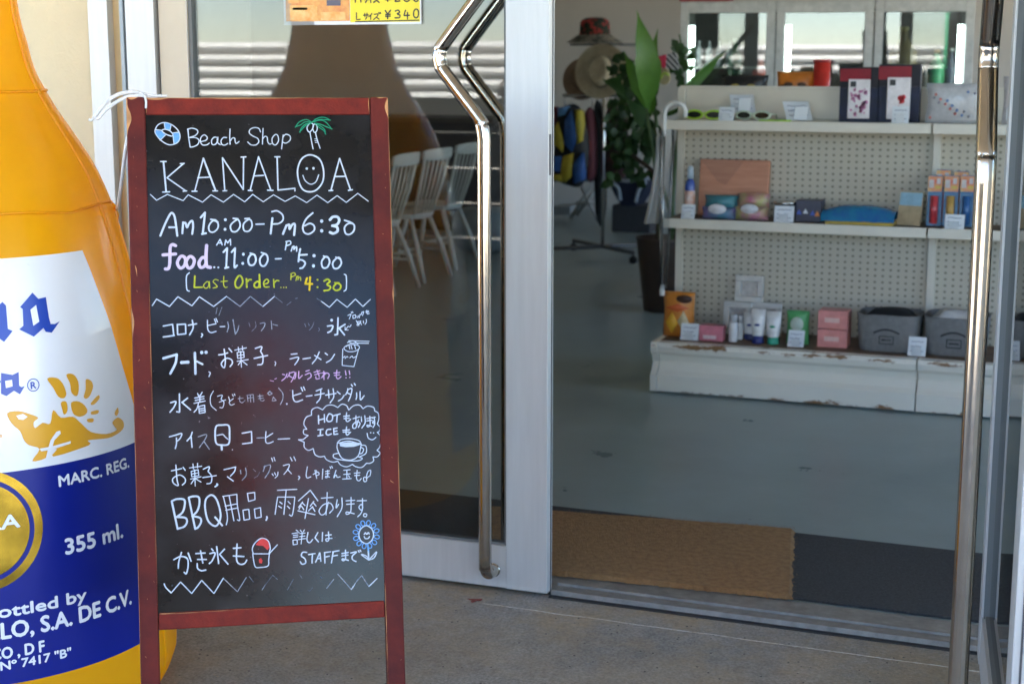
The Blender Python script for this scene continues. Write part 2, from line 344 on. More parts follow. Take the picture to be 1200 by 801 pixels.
def door_leaf(label, O, u, n_in, W_, spec):
    """a glazed leaf: O hinge corner on outer face, u along the leaf, n_in to the inner face"""
    T = .045; Z0, Z1 = .008, 2.25
    z = Vector((0, 0, 1))
    d = MB()
    for a, b in ((0, spec['hs']), (W_ - spec['fs'], W_)):
        d.obox(O + u * a + z * Z0, u * (b - a), n_in * T, z * (Z1 - Z0), spec.get('hm', 0) if a == 0 else 0)
    leaf = d.build('door', spec.get('mats', [M['alu']]), shop, bevel=.002); tag(leaf, label)
    r = MB(); ins = .002
    for za, zb in ((Z0 + .002, .133), (Z1 - .1, Z1 - .002)):
        r = MB(); r.obox(O + u * spec['hs'] + n_in * ins + z * za, u * (W_ - spec['hs'] - spec['fs']), n_in * (T - 2 * ins), z * (zb - za))
        r.build('rail', M['alu'], leaf)
    b = MB()
    b.obox(O + u * (spec['hs'] + .0) + n_in * .006 + z * .133, u * .012, n_in * (T - .012), z * (Z1 - .233), 0)
    b.obox(O + u * (W_ - spec['fs'] - .008) + n_in * .010 + z * .133, u * .008, n_in * (T - .02), z * (Z1 - .233), 0)
    b.obox(O + u * (spec['hs'] + .012) + n_in * .010 + z * .133, u * (W_ - spec['hs'] - spec['fs'] - .02), n_in * (T - .02), z * .007, 0)
    b.build('glazing_bead', mat('bead_grey', (.13, .14, .14), .5), leaf)
    p = MB(); p.obox(O + u * (spec['hs'] + .002) + n_in * (T / 2 - .003) + z * .133, u * (W_ - spec['hs'] - spec['fs'] - .004), n_in * .006, z * (Z1 - .235))
    p.build('pane', M['glass'], leaf)
    e = MB()   # groove and lock plate along the closing edge
    e.obox(O + u * (W_ - .001) + n_in * .028 + z * Z0, u * .003, n_in * .004, z * (Z1 - Z0), 0)
    e.obox(O + u * (W_ - .001) + n_in * .006 + z * 1.19, u * .0028, n_in * .010, z * .11, 0)
    e.build('edge_groove', M['alu_dark'], leaf)
    # pull handles on both faces: straight below, a kink away from the stile above
    for side, h0 in ((-1, 0.0), (1, T)):
        nn = n_in * side; OFF = spec['off']; base = O + n_in * h0
        s0 = W_ - .162; k = [(.0, .060), (.006, .060)] + [(OFF - .042 + .042 * math.cos(R(t_)), .102 - .042 * math.sin(R(t_))) for t_ in (90, 70, 50, 30, 12)] + [(OFF, .125), (OFF, .60), (OFF, 1.0), (OFF, 1.24)]
        pts = []
        def q(s, off, zz): pts.append(base + u * s + nn * off + z * zz)
        for off, zz in k: q(s0, off, zz)
        q(s0, OFF, 1.29); q(s0 - .006, OFF, 1.325); q(s0 - .016, OFF, 1.345)
        q(s0 - .112, OFF, 1.462); q(s0 - .124, OFF, 1.482); q(s0 - .128, OFF, 1.503); q(s0 - .124, OFF, 1.523); q(s0 - .112, OFF, 1.543)
        q(s0 + .03, OFF, 1.715); q(s0 + .07, OFF, 1.765); q(s0 + .085, .055, 1.785); q(s0 + .092, .032, 1.795); q(s0 + .095, .0, 1.80)
        pts = [v for i_, v in enumerate(catmull(pts, False, 4)) if 1]; h = MB(); h.tube(pts, .0185, 20)
        for (s_, zz) in ((s0, .046), (s0 + .095, 1.80)):
            c = base + u * s_ + z * (.060 if zz < .1 else zz); h.tube([c, c + nn * .003], .0205, 20)
        h.build('handle', M['chrome'], leaf)
    return leaf
XL = fx(187); XR = -1.461
LA = R(.8)          # the left leaf sits pushed in by a finger's breadth
left = door_leaf('closed left door leaf with a yellow price poster', Vector((XL, DY, 0)), Vector((math.cos(LA), math.sin(LA), 0)), Vector((-math.sin(LA), math.cos(LA), 0)), XR - XL,
                 dict(hs=fx(220) - XL, fs=.124, off=.064, mats=[M['alu'], M['cream_frame']], hm=1))
a = R(97); u = Vector((-math.cos(a), -math.sin(a), 0)); nin = Vector((-math.sin(a), math.cos(a), 0))
# opened outwards: its inner face looks left, towards the doorway
O = Vector((-.285, 3.955, 0)) - nin * .045
right = door_leaf('right door leaf swung open towards the pavement', O, u, nin, 1.2, dict(hs=.09, fs=.124, off=.084))

# ------------------------------------------------------------------ stroke lettering
class Strokes:
    def __init__(s, fn, mm=.00021): s.fn = fn; s.mb = MB(); s.k = 0; s.mats = []
    def mi(s, m):
        if m not in s.mats: s.mats.append(m)
        return s.mats.index(m)
    def stroke(s, pts, wd, m, h=.0005):
        """pts in photo pixels; wd width in photo pixels"""
        P = [s.fn(x, y) for x, y in pts]
        if len(P) == 1: P = [P[0], P[0] + (s.b * 1e-4)]
        b, u_, n_ = s.b, s.u, s.n
        Q = [P[0]]
        for p in P[1:]:
            if (p - Q[-1]).length > 1e-5: Q.append(p)
        if len(Q) < 2: Q.append(Q[0] + b * 1e-4)
        r = wd * s.mpp / 2
        d0 = (Q[1] - Q[0]).normalized(); d1 = (Q[-1] - Q[-2]).normalized()
        pts3 = [(Q[0] - d0 * r * .85, .45)] + [(Q[0] - d0 * r * .45, .85)] + [(p, 1.) for p in Q] + [(Q[-1] + d1 * r * .45, .85)] + [(Q[-1] + d1 * r * .85, .45)]
        hh = h * random.uniform(.8, 1.25); V = []; F = []
        for i, (p, k) in enumerate(pts3):
            a_ = pts3[max(0, i - 1)][0]; c_ = pts3[min(len(pts3) - 1, i + 1)][0]
            d = (c_ - a_); d = d.normalized() if d.length > 1e-7 else d0
            sd_ = n_.cross(d); rr = r * k * (1 + .10 * mnoise.noise((p.x * 160, p.z * 160, s.k)))
            V += [p + sd_ * rr + n_ * .0002, p + n_ * (hh + .0002), p - sd_ * rr + n_ * .0002]
        for i in range(len(pts3) - 1):
            F += [(3 * i, 3 * i + 1, 3 * i + 4, 3 * i + 3), (3 * i + 1, 3 * i + 2, 3 * i + 5, 3 * i + 4)]
        s.mb.add(V, F, s.mi(m), True); s.k += 1
    def text(s, tile, wd, m, data):
        """strokes 'x,y x,y / s x,y ...': s = smooth, c = closed smooth, p = filled patch, . = dot; widths and points in tile units"""
        ox, oy, k = tile
        for st in data.split('/'):
            st = st.strip()
            if not st: continue
            fl = ''
            while st[0] in 'scp': fl += st[0]; st = st[1:].strip()
            pt = [tuple(float(q) for q in t.split(',')) for t in st.split()]
            pt = [(ox + x / k, oy + y / k) for x, y in pt]
            if 'p' in fl:
                P = [s.fn(x, y) + s.n * .0004 for x, y in pt]
                tri = tessellate_polygon([P]); s.mb.add(P, [tuple(t) for t in tri], s.mi(m)); continue
            if 'c' in fl: v = catmull([(x, y, 0) for x, y in pt], True, 5); v.append(v[0]); v.append(v[1]); pt = [(q.x, q.y) for q in v]
            elif 's' in fl: pt = [(q.x, q.y) for q in catmull([(x, y, 0) for x, y in pt], False, 5)]
            else:
                o = [pt[0]]
                for q in pt[1:]:
                    p0 = o[-1]
                    o += [(p0[0] + (q[0] - p0[0]) * t, p0[1] + (q[1] - p0[1]) * t) for t in (.06, .5, .94)] + [q]
                pt = o
            s.stroke(pt, wd / k, m)
    def flush(s, name, parent, label=None):
        o = s.mb.build(name, s.mats, parent); 
        if label: o['label'] = label
        s.mb = MB(); s.mats = []; return o

# ================================================================== CHALKBOARD
BP = Vector((-2.0027, 2.8215, 1.42)); Bb = Vector((.8514, .5245, -.0045)); Bu = Vector((-.1061, .1805, .9778)); Bn = Vector((.5137, -.832, .2093))
BW = .56
def bp(s, t, d=0.): return BP + Bb * s + Bu * t + Bn * d     # s to the right, t up from the top edge, d towards the viewer
foot = bp(BW / 2, -1.46); foot.z = -.07
sign = thing('chalkboard_sign', 'standing black chalkboard menu in a dark red wooden frame, beside the bottle', 'chalkboard', foot)
M['wood_dark'] = mat('stained_wood_leg', (.14, .022, .016), .55, 0, spec=.10, c2=(.075, .015, .014), vscale=9, bump=.15, bscale=60)
def rail_(s0, s1, t0, t1, d0, d1, name, bev=.003, m=None):
    mb = MB(); mb.obox(bp(s0, t0, d0), Bb * (s1 - s0), Bu * (t1 - t0), Bn * (d1 - d0)); return mb.build(name, m or M['wood'], sign, bevel=bev)
SW = .0395
rail_(0, SW, -1.525, 0, -.03, 0, 'leg', .004, M['wood_dark']); rail_(BW - SW, BW, -1.515, 0, -.03, 0, 'leg', .004, M['wood_dark'])
rail_(SW + .001, BW - SW - .001, -.0385, -.001, -.028, -.0015, 'top_rail'); rail_(SW + .001, BW - SW - .001, -1.134, -1.098, -.028, -.0015, 'bottom_rail')
MB().obox(bp(SW - .004, -1.104, -.016), Bb * (BW - 2 * SW + .008), Bu * (1.104 - .033), Bn * .010).build('writing_panel', M['board'], sign)
# folded rear frame, flat against the back
mb = MB()
for s0 in (.001, BW - .027): mb.obox(bp(s0, -1.50, -.052), Bb * .026, Bu * 1.49, Bn * .020)
mb.obox(bp(.05, -.06, -.052), Bb * (BW - .10), Bu * .04, Bn * .018); mb.obox(bp(.05, -1.1, -.052), Bb * (BW - .10), Bu * .035, Bn * .018)
mb.build('rear_frame', M['wood'], sign, bevel=.002)
# bare worn patches on the edges, each a thin chip on the wood
mb = MB()
def chip(s0, t0, s1, t1, d=.0004):
    k = 7; P = []
    for i in range(k + 1):
        f = i / k; wv = (.5 + .5 * random.random())
        P.append((s0 + (s1 - s0) * f, t0 + (t1 - t0) * f, wv))
    return P
def chips(a, b, wdt, inward):
    k = 14; V = []; F = []
    for i in range(k + 1):
        f = i / k; s_ = a[0] + (b[0] - a[0]) * f; t_ = a[1] + (b[1] - a[1]) * f
        w_ = wdt * max(.08, (.5 + .9 * mnoise.noise((s_ * 28, t_ * 28, 3.1)))) * math.sin(math.pi * min(1, max(.02, f)) ** .6) 
        V += [bp(s_, t_, .0006), bp(s_ + inward[0] * w_, t_ + inward[1] * w_, .0006)]
        if i: F.append((2 * i - 2, 2 * i - 1, 2 * i + 1, 2 * i))
    mb.add(V, F)
chips((.0005, -.004), (.0005, -.085), .016, (1, 0)); chips((.003, -.0008), (.026, -.0008), .007, (0, -1))
chips((SW + .003, -.0022), (BW - SW - .02, -.0022), .0034, (0, -1)); chips((SW + .004, -.003), (SW + .05, -.003), .012, (0, -1)); chips((SW + .0025, -.005), (SW + .0025, -.037), .006, (1, 0))
chips((BW - .0008, -.002), (BW - .0008, -.05), .008, (-1, 0)); chips((BW - .024, -.0008), (BW - .002, -.0008), .006, (0, -1))
chips((BW - SW - .003, -.004), (BW - SW - .003, -.037), .003, (-1, 0))
chips((BW - .0008, -.05), (BW - .0008, -.75), .0016, (-1, 0)); chips((BW - .0008, -.40), (BW - .0008, -.47), .006, (-1, 0)); chips((BW - .0008, -.7), (BW - .0008, -1.05), .0018, (-1, 0))
chips((SW - .0008, -.4), (SW - .0008, -1.1), .0012, (-1, 0)); chips((.0008, -.45), (.0008, -.55), .005, (1, 0)); chips((.0008, -.6), (.0008, -1.4), .0014, (1, 0))
chips((BW - SW + .0008, -1.0), (BW - SW + .0008, -1.4), .0018, (1, 0)); chips((SW + .004, -1.0985), (SW + .04, -1.0985), .004, (0, -1)); chips((SW + .0025, -1.1), (SW + .3, -1.0985), .0012, (0, -1))
chips((.01, -.36), (.014, -.385), .003, (1, 0)); chips((.012, -.125), (.014, -.135), .003, (1, 0)); chips((.02, -.66), (.026, -.667), .003, (1, .5)); chips((BW - .02, -.84), (BW - .012, -.845), .003, (0, 1))
for _ in range(34):
    side = random.random() < .5; s_ = random.uniform(.004, SW - .006) + (0 if side else BW - SW); t_ = -random.uniform(.05, 1.45); chips((s_, t_), (s_ + random.uniform(-.003, .003), t_ - random.uniform(.002, .005)), random.uniform(.0008, .0016), (1, 0))
mb.build('bare_wood', M['rawwood'], sign)

S = Strokes(lambda x, y: onplane(x, y, bp(0, 0, -.006), Bn)); S.b = Bb; S.u = Bu; S.n = Bn; S.mpp = 3.35 / FPX
K = 7.279
tA, tB, tC, tD = (170, 130, K), (300, 130, K), (170, 235, K), (300, 235, K)
tE, tF, tG, tH = (170, 340, K), (300, 340, K), (180, 440, K), (310, 440, K)
tI, tJ, tK, tL = (180, 530, K), (310, 530, K), (180, 600, K), (310, 600, K)
WH, FA, HA = M['chalk'], M['chalk_faint'], M['chalk_half']
# lifebuoy
S.text(tA, 8, M['chalk_blue'], 'p165,106 200,108 222,120 210,160 172,156 / p95,165 145,178 172,207 130,252 100,212 90,185/p238,192 286,185 296,225 280,262 250,285 238,230')
S.text(tA, 9, WH, 'c85,170 110,120 165,100 230,120 280,165 298,215 285,260 245,285 195,287 140,255 100,210/c145,165 170,157 210,170 238,200 230,215 205,210 170,195 146,175/165,105 172,155/222,118 212,165/92,160 143,167/128,250 172,207/238,190 285,183/240,215 248,283')
S.flush('chalk_drawing', sign, 'lifebuoy drawn in white and light blue chalk')
S.text(tA, 9, WH, '365,155 372,230 385,310/s362,157 400,148 440,160 450,185 425,212 375,228/s375,228 430,228 460,250 450,285 415,305 385,310/s478,262 520,250 530,225 505,205 478,225 472,262 490,290 525,290 548,275/s618,228 590,225 568,250 572,285 600,285 618,255 622,225/s615,240 622,275 642,288/s695,228 668,228 648,255 655,285 680,292 705,278/725,155 722,220 725,285/s725,260 745,232 765,235 768,260 778,278 802,262/s985,180 970,150 930,143 895,160 890,190 920,215 960,235 970,265 945,290 905,290 875,265')
S.text(tB, 9, WH, '60,150 57,220 55,285/s57,240 75,218 95,225 100,262 115,283 130,280/c165,202 138,235 142,278 168,290 192,255 186,212/232,205 218,325/s228,225 255,200 290,215 290,250 255,275 225,265')
S.flush('chalk_text', sign)
S.text(tB, 8, M['chalk_green'], 's478,100 430,75 370,95 335,140/s478,100 420,95 380,120 340,135/s470,105 420,115 385,150 375,185/s480,95 520,65 580,55 635,80/s490,95 550,80 600,100 645,155/s500,105 550,115 610,140 650,155/s505,115 550,150 580,170 595,200/s505,110 550,130 585,160 590,195/s480,95 540,75 590,75 635,80/s475,105 425,125 395,155 372,180')
S.text(tB, 9, WH, 'c455,110 435,145 450,180 475,165 490,130 480,108/c490,120 485,155 500,185 520,165 520,130 505,115/s460,180 470,240 487,325/s508,185 520,240 547,320')
S.text(tB, 6, WH, '500,240 522,238/502,255 525,252/505,270 528,267')
S.flush('chalk_drawing', sign, 'palm tree with green fronds drawn in chalk')
S.text(tA, 14, WH, '157,432 180,690'); S.text(tA, 11, WH, '132,432 180,432/150,692 210,690/330,448 187,570/187,570 345,680/300,450 335,448/325,685 355,682')
S.text(tA, 11, WH, '497,405 425,680/450,570 545,565/400,685 443,685/578,682 618,682/660,400 680,680/840,395 838,670/818,395 860,392/665,682 697,680/968,390 897,675/925,555 1011,550/880,678 915,680')
S.text(tA, 15, WH, '497,405 600,675'); S.text(tA, 12, WH, '660,400 838,670')
S.text(tB, 12, WH, '22,393 125,670/98,676 145,678/180,395 188,675/160,392 203,392/188,675 332,660 332,682/713,405 640,675/713,405 805,670/680,560 757,558/622,680 655,678/788,678 822,672')
S.text(tB, 13, WH, 'c460,375 390,410 355,500 365,600 400,670 460,690 520,670 570,600 575,500 540,410'); S.text(tB, 9, WH, 's400,550 420,595 465,625 510,605 535,545'); S.text(tB, 23, WH, '433,492/490,490')
S.flush('chalk_text', sign)
S.text(tA, 8, WH, '45,712 98,762 190,712 325,765 368,715 490,778 563,715 668,778 755,712 850,775 918,712'); S.text(tB, 8, WH, '-28,712 62,775 150,715 248,772 335,725 432,782 520,718 612,782 692,722 770,780 868,703 958,770')
S.flush('chalk_line', sign)
S.text(tC, 17, WH, 's130,300 175,190 215,115 235,108 255,150 275,300/205,228 255,228/318,280 325,185/s325,195 345,190 358,230 375,195 402,172 410,220 402,285/475,145 512,102/512,102 492,285/485,285 520,278')
S.text(tC, 13, WH, 'c580,172 545,215 550,260 585,268 620,235 620,190/560,160 600,165 622,185/c780,165 730,210 740,260 780,262 810,220 803,175/752,152 792,156/c880,163 840,200 845,255 885,260 912,220 905,172/852,155 890,152/955,202 1015,200'); S.text(tC, 26, WH, '685,163/682,245')
S.text(tD, 13, WH, '0,202 65,200'); S.text(tD, 18, WH, '140,150 125,282/230,285 260,210/s260,215 285,205 285,245 310,205 332,205 325,295'); S.text(tD, 13, WH, 's135,95 180,88 225,120 230,165 195,195 145,200')
S.text(tD, 14, WH, 's485,105 430,155 400,220 410,270 450,285 495,255 495,215 460,195 415,215/c790,195 755,230 765,280 800,288 835,255 835,205/755,168 800,182 825,195'); S.text(tD, 22, WH, 's630,165 655,140 695,140 710,170 690,205 650,215/s650,215 690,225 695,260 660,280 630,270'); S.text(tD, 30, WH, '560,175/560,258')
S.flush('chalk_text', sign)
S.text(tC, 26, M['chalk_pink'], 's262,385 235,375 215,395 212,470 210,540 198,580 172,582/152,463 262,455/c300,480 275,530 300,575 335,555 345,500 325,475/c375,480 350,525 370,575 405,560 420,510 400,480/c490,485 460,530 475,570 510,555 520,505')
S.text(tC, 28, M['chalk_pink'], 's525,382 520,470 525,555 558,570')
S.text(tC, 10, WH, '610,380 640,330 658,378/625,362 655,362/680,380 688,335 705,362 728,328 730,380'); S.text(tC, 18, WH, '590,568/625,570')
S.text(tC, 16, WH, '668,440 700,405/700,405 692,570/682,575 712,568/738,440 768,405/s768,405 762,565 785,552/c905,460 880,500 890,545 925,548 945,510 935,465'); S.text(tC, 26, WH, '838,457/833,535'); S.text(tC, 12, WH, '895,447 930,458')
S.text(tD, 15, WH, 'c65,458 33,500 42,550 75,555 100,510 92,465/s378,412 368,460 362,520/365,465 435,460/s365,503 400,510 420,535 400,570 375,578/c590,480 560,520 570,570 605,570 628,525 615,485/c690,490 655,530 665,575 700,575 728,535 715,492'); S.text(tD, 12, WH, '45,443 85,455/165,497 215,495/575,472 615,487/680,482 715,497')
S.text(tD, 11, WH, '262,352 250,420/s255,350 290,345 295,370 260,385/300,430 312,392/s312,395 325,388 322,418 345,392 347,432'); S.text(tD, 30, WH, '495,470/490,556')
S.flush('chalk_text', sign)
S.text(tC, 10, WH, 's378,615 355,640 352,700 358,760 378,772'); S.text(tD, 10, WH, 's752,628 770,645 770,750 750,772')
Yl = M['chalk_yellow']
S.text(tC, 14, Yl, '425,642 420,740 488,738'); S.text(tC, 9, Yl, 'c530,690 500,720 510,745 535,740 545,705/548,690 552,745/s625,680 600,672 580,690 600,712 615,735 580,745/s672,645 670,715 685,740 702,736/648,690 705,685'); S.text(tC, 15, Yl, 'c800,640 770,690 775,735 805,742 832,700 825,655/865,667 868,740/s868,695 888,674 905,674/c955,690 930,715 940,740 970,735 975,700/975,630 980,740')
S.text(tD, 12, Yl, '28,630 32,740/s70,712 102,702 105,678 85,672 65,700 75,735 112,735/150,672 155,740/s155,702 175,682 195,684'); S.text(tD, 12, Yl, '212,740/236,740/258,740'); S.text(tD, 9, Yl, '300,622 297,675/s295,625 325,615 335,635 305,650/340,682 348,648/s348,652 360,645 358,675/s360,662 378,652 382,682')
S.text(tD, 17, M['chalk_orange'], '435,660 420,710 480,710/462,652 455,762'); S.text(tD, 18, Yl, '525,675/525,738'); S.text(tD, 15, Yl, 's580,685 610,670 630,690 605,715 635,735 622,760 580,768/c690,705 660,740 680,765 715,755 722,722/672,700 708,702')
S.flush('chalk_text', sign, 'last order time in yellow chalk between white brackets')
S.text(tE, 9, WH, '62,130 98,75 208,138 280,55 400,132 463,55 585,138 695,52'); S.text(tE, 7, HA, '695,52 810,138 898,52 1005,138'); S.text(tF, 8, WH, '59,138 158,52'); S.text(tF, 6, FA, '158,52 225,105/262,128 298,100/335,70 352,68/520,70 560,95'); S.text(tF, 8, WH, '555,92 625,145 690,78 778,145 848,75 912,138 975,78')
S.flush('chalk_line', sign)
S.text(tE, 12, WH, '155,305 235,290 245,385/155,398 250,385/275,290 278,378 348,370 345,288 275,292/370,298 440,285/s403,255 410,320 380,380/s483,370 490,380 480,398'); S.text(tE, 9, WH, 's532,255 535,330 560,360 605,350/535,300 605,285/592,245 603,275/605,240 618,270/640,310 680,308')
S.text(tE, 8, HA, 's705,270 712,310 700,355/750,250 770,375/s770,375 790,340 800,300'); S.text(tE, 6, FA, '885,275 895,310/s940,265 945,310 910,350/s615,150 605,200/s655,145 630,215'); S.text(tF, 7, HA, 's35,283 75,278 70,310 45,345/130,260 135,332/145,290 185,300'); S.text(tF, 6, FA, '415,285 425,310/445,280 455,300/s495,270 480,310 455,340/s535,320 542,335 532,350')
S.text(tF, 14, WH, '700,235 695,375 672,380/s610,305 655,303 640,345 612,360/760,290 712,320/708,322 755,380'); S.text(tF, 25, WH, '645,255'); S.text(tF, 7, WH, 's783,215 810,205 795,245/812,185 818,195/822,182 828,192/825,215 828,240 850,235 848,208 825,215/860,220 865,235/872,215 875,228/s888,205 880,235/905,185 895,210/s905,188 920,182 908,215/s945,170 948,200 965,198/935,180 960,175/938,190 962,185/860,270 895,262/855,258 878,300/s892,270 870,300 862,290 890,278 900,295/915,260 918,280/s940,248 942,270 930,290/s812,293 800,312 785,308 765,335/760,312 760,338 788,338')
S.flush('chalk_text', sign)
S.text(tE, 20, WH, '155,580 270,547/s270,547 260,620 215,710/425,532 430,712'); S.text(tE, 26, WH, '310,615 368,612'); S.text(tE, 16, WH, '440,605 490,630'); S.text(tE, 30, WH, '483,530/520,528'); S.text(tE, 9, WH, 's545,695 556,705 545,735')
S.text(tE, 11, WH, 's628,550 665,545 705,533/s675,502 685,600 675,660 650,625 690,580 735,590 745,620 725,650/715,495 740,525/s940,495 995,480 985,520/s985,520 1005,560 1000,625 960,635/930,580 1045,555'); S.text(tE, 8, WH, '765,510 865,490/795,485 800,520/830,475 832,510/785,530 790,580 845,572 842,522 785,530/788,555 845,548/815,520 822,655/785,605 880,590/820,600 795,635/825,600 870,635')
S.text(tF, 8, WH, 's162,608 168,620 162,642'); S.text(tF, 10, WH, '300,545 350,540/s290,585 360,570 355,600 330,635/400,585 465,575/s540,525 515,580 480,625/500,555 555,590/590,535 610,550/s670,545 640,590 600,615')
S.flush('chalk_text', sign)
S.text(tF, 7, WH, '740,500 735,640 835,650 875,500/c750,490 800,462 870,470 880,495 840,520 780,520/s780,445 830,430 870,460/s770,480 790,465 800,500/s810,470 820,500/s840,465 850,500/790,430 965,435/800,450 960,452/740,575 760,562/s760,580 775,565 785,570/s800,575 820,560 830,575 855,562')
S.flush('chalk_drawing', sign, 'noodle cup with chopsticks drawn in white chalk')
P2 = M['chalk_pink2']
S.text(tF, 6, P2, '120,768 150,775/160,757 175,750'); S.text(tF, 9, P2, '225,715 245,720/s265,710 250,745 220,770/s285,700 282,720 265,742/s285,706 330,697 320,745 300,780/285,730 310,745/s340,700 338,735 330,755/s365,690 365,750 395,725/425,690 455,680/s420,720 460,705 470,735 440,760/495,698 545,685/500,720 550,705/520,680 540,735/s510,735 515,755 545,750/578,690 580,760/560,705 590,700 560,745/s560,745 600,705 625,720 612,752/s690,680 685,735 700,755 725,735/665,705 715,700/668,725 712,720/762,685 768,722/795,685 800,718'); S.text(tF, 11, P2, '768,745/800,741')
S.flush('chalk_text', sign, 'line of pink chalk writing, partly rubbed out')
S.text(tG, 12, WH, '220,155 222,310 197,306/s145,230 190,220 175,265 140,310/290,190 242,228/240,225 315,290'); S.text(tG, 9, WH, '375,150 385,175/415,140 400,165/350,190 430,175/355,210 430,195/345,235 440,215/395,165 395,220/s385,225 370,280 345,310/385,260 390,320 440,312 435,250 385,262/390,282 435,275/390,300 437,293'); S.text(tG, 7, WH, 's510,130 485,180 490,250 535,295/s545,175 585,165 575,200/s575,200 600,225 590,270 565,270/560,225 615,205/640,180 650,215/s680,195 645,225 660,250 690,240/672,160 680,175/688,155 695,168')
S.text(tG, 6, HA, 's735,175 735,215 755,230 780,210/720,195 765,190/800,165 805,220/800,165 850,160 855,225/803,190 850,185/825,165 828,225/s905,160 910,205 930,215 945,205/890,175 935,170/893,195 938,190/975,150 990,135 1010,155 985,165 975,150'); S.text(tH, 6, HA, '25,150 45,130 65,150 45,165 25,150/65,215 75,180 100,210 65,215'); S.text(tH, 7, HA, 's120,105 155,150 155,200 135,245')
S.text(tH, 15, WH, '190,240'); S.text(tH, 10, WH, 's240,125 245,195 270,222 325,205/245,170 310,150/312,100 325,130/332,95 345,122/355,175 405,168/440,130 490,110/430,165 510,150/s480,120 475,190 445,230/520,165 610,150/545,120 550,190/s585,110 590,180 560,230/620,135 645,155/s680,165 660,195 630,215/s710,110 708,130 692,162/s712,117 745,110 735,170 715,215/705,145 735,160/740,75 750,90/765,65 775,80/s785,145 786,180 780,202/s815,135 818,205 850,170')
S.flush('chalk_text', sign)
S.text(tG, 11, WH, 's135,520 190,505 240,492 225,535 195,560/s195,530 195,580 185,620/s330,480 315,520 285,555/320,520 328,610/755,490 835,475 838,570 758,580'); S.text(tG, 8, HA, 's380,520 450,500 440,540 390,612/430,560 475,625/880,530 945,528'); S.text(tG, 10, WH, '672,630'); S.text(tH, 9, WH, 's12,475 10,560 35,575 75,560/15,525 70,490/115,540 215,535'); S.flush('chalk_text', sign)
S.text(tG, 14, WH, 'c535,430 585,420 640,425 648,500 640,580 580,590 535,575 525,500'); S.text(tG, 9, WH, 's540,508 590,500 610,520 635,542'); S.text(tG, 18, WH, '580,598 582,630'); S.flush('chalk_drawing', sign, 'ice lolly with a bite line drawn in white chalk')
S.text(tH, 8, WH, 's400,335 405,290 450,270 495,290/s495,290 530,255 580,250 625,270/s625,270 660,242 700,255 718,292/s718,292 760,255 810,250 840,280/s840,280 880,258 930,270 940,300/s940,300 970,320 975,370 962,410/s962,410 985,440 980,470 962,482/s962,482 990,520 985,600 960,635/s960,635 985,660 960,690 925,690/s925,690 930,725 900,745 870,745/s870,745 830,780 780,775 750,755/s750,755 700,775 650,760 625,728/s625,728 580,735 530,715 510,685/s510,685 470,690 430,670 415,620/s415,620 375,635 340,610 338,568/290,545 340,566/290,545 330,543 372,508/s372,508 335,495 335,460 360,455/s360,455 335,410 355,355 400,335'); S.flush('chalk_drawing', sign, 'speech cloud outlined in white chalk')
S.text(tH, 11, WH, '460,340 462,410/510,330 512,395/460,378 512,365/c545,330 530,370 545,390 575,380 580,340 560,325/590,340 645,325/620,335 615,395/455,460 500,455/478,458 475,510/455,512 498,505/s565,455 535,460 525,490 540,505 570,495/590,450 592,500 625,495/590,450 620,445/590,475 618,470'); S.text(tH, 10, WH, 's700,315 695,375 710,390 735,370/675,345 725,340/678,365 722,360/s700,435 695,485 705,505 735,480/668,465 725,460/670,480 722,478'); S.text(tH, 9, WH, '755,365 810,350/s780,340 780,400 785,435/s800,375 780,440 755,445 755,415 790,390 815,405 800,440/825,350 828,390/s855,340 858,400 830,445/872,365 920,355/872,385 918,378/s898,345 900,420 880,435 875,420 915,430/920,360 945,352/s935,350 940,410 925,440/c930,385 920,400 935,405')
S.flush('chalk_text', sign)
S.text(tH, 8, M['chalk'], 'p638,572 720,565 815,572 810,590 760,605 690,608 645,600'); S.text(tH, 8, WH, 'c620,575 650,545 720,535 800,550 822,575 815,582 720,556 635,572/s620,575 620,620 650,690 690,715 750,715 800,680 822,600 822,575/s825,590 865,600 865,660 810,690/s825,610 845,625 835,655 815,665/s630,660 590,670 595,700 680,720 790,725 835,705 800,690/s875,490 885,530 920,545 950,525'); S.text(tH, 12, WH, '905,485/930,487'); S.flush('chalk_drawing', sign, 'coffee cup on a saucer and a smile drawn in white chalk')
S.text(tI, 10, WH, '152,155 240,135/s190,105 200,230 210,280 170,260 165,220 220,190 265,215 270,250 245,275/252,125 270,150/s425,140 475,120 465,160/s465,160 495,200 490,255 455,265/420,212 535,195/600,145 700,122/s700,122 690,160 655,200/630,205 680,242'); S.text(tI, 8, WH, '305,130 410,115/335,95 340,140/375,90 375,130/320,160 325,205 385,195 380,145 320,160/322,182 383,172/350,145 355,285/315,225 405,205/350,220 320,265/355,220 405,250'); S.text(tI, 13, WH, 's540,265 545,275 525,290')
S.text(tI, 8, HA, '740,150 745,180/s785,130 790,190 755,235/s940,120 995,105 985,160 950,215/950,110 935,160'); S.text(tI, 6, FA, '850,140 870,160/s905,165 890,195 860,215')
S.text(tJ, 8, WH, '60,45 70,75/80,40 90,70/65,180 75,195/85,170 95,190/s115,165 110,195 90,215/s160,110 210,100 200,140 165,185/195,140 230,180/220,40 235,70/250,35 265,68/s365,120 355,190 365,215 395,205/s415,185 455,165 465,185 445,195/430,150 445,220/440,150 448,165/497,140 492,225/520,160 555,155/520,180 555,175/s538,150 538,205 520,212 525,200 555,208/558,120 565,135/572,115 580,130/s610,150 590,215 610,188 620,210 645,205/675,150 730,145/675,185 730,180/665,225 740,220/702,148 702,222/715,195 725,208/s790,150 785,220 805,240 825,220/765,175 815,170/768,195 812,192/c845,215 865,210 870,240 850,245/c868,220 880,165 905,150 900,195 885,205'); S.text(tJ, 10, WH, 's290,200 300,210 290,228')
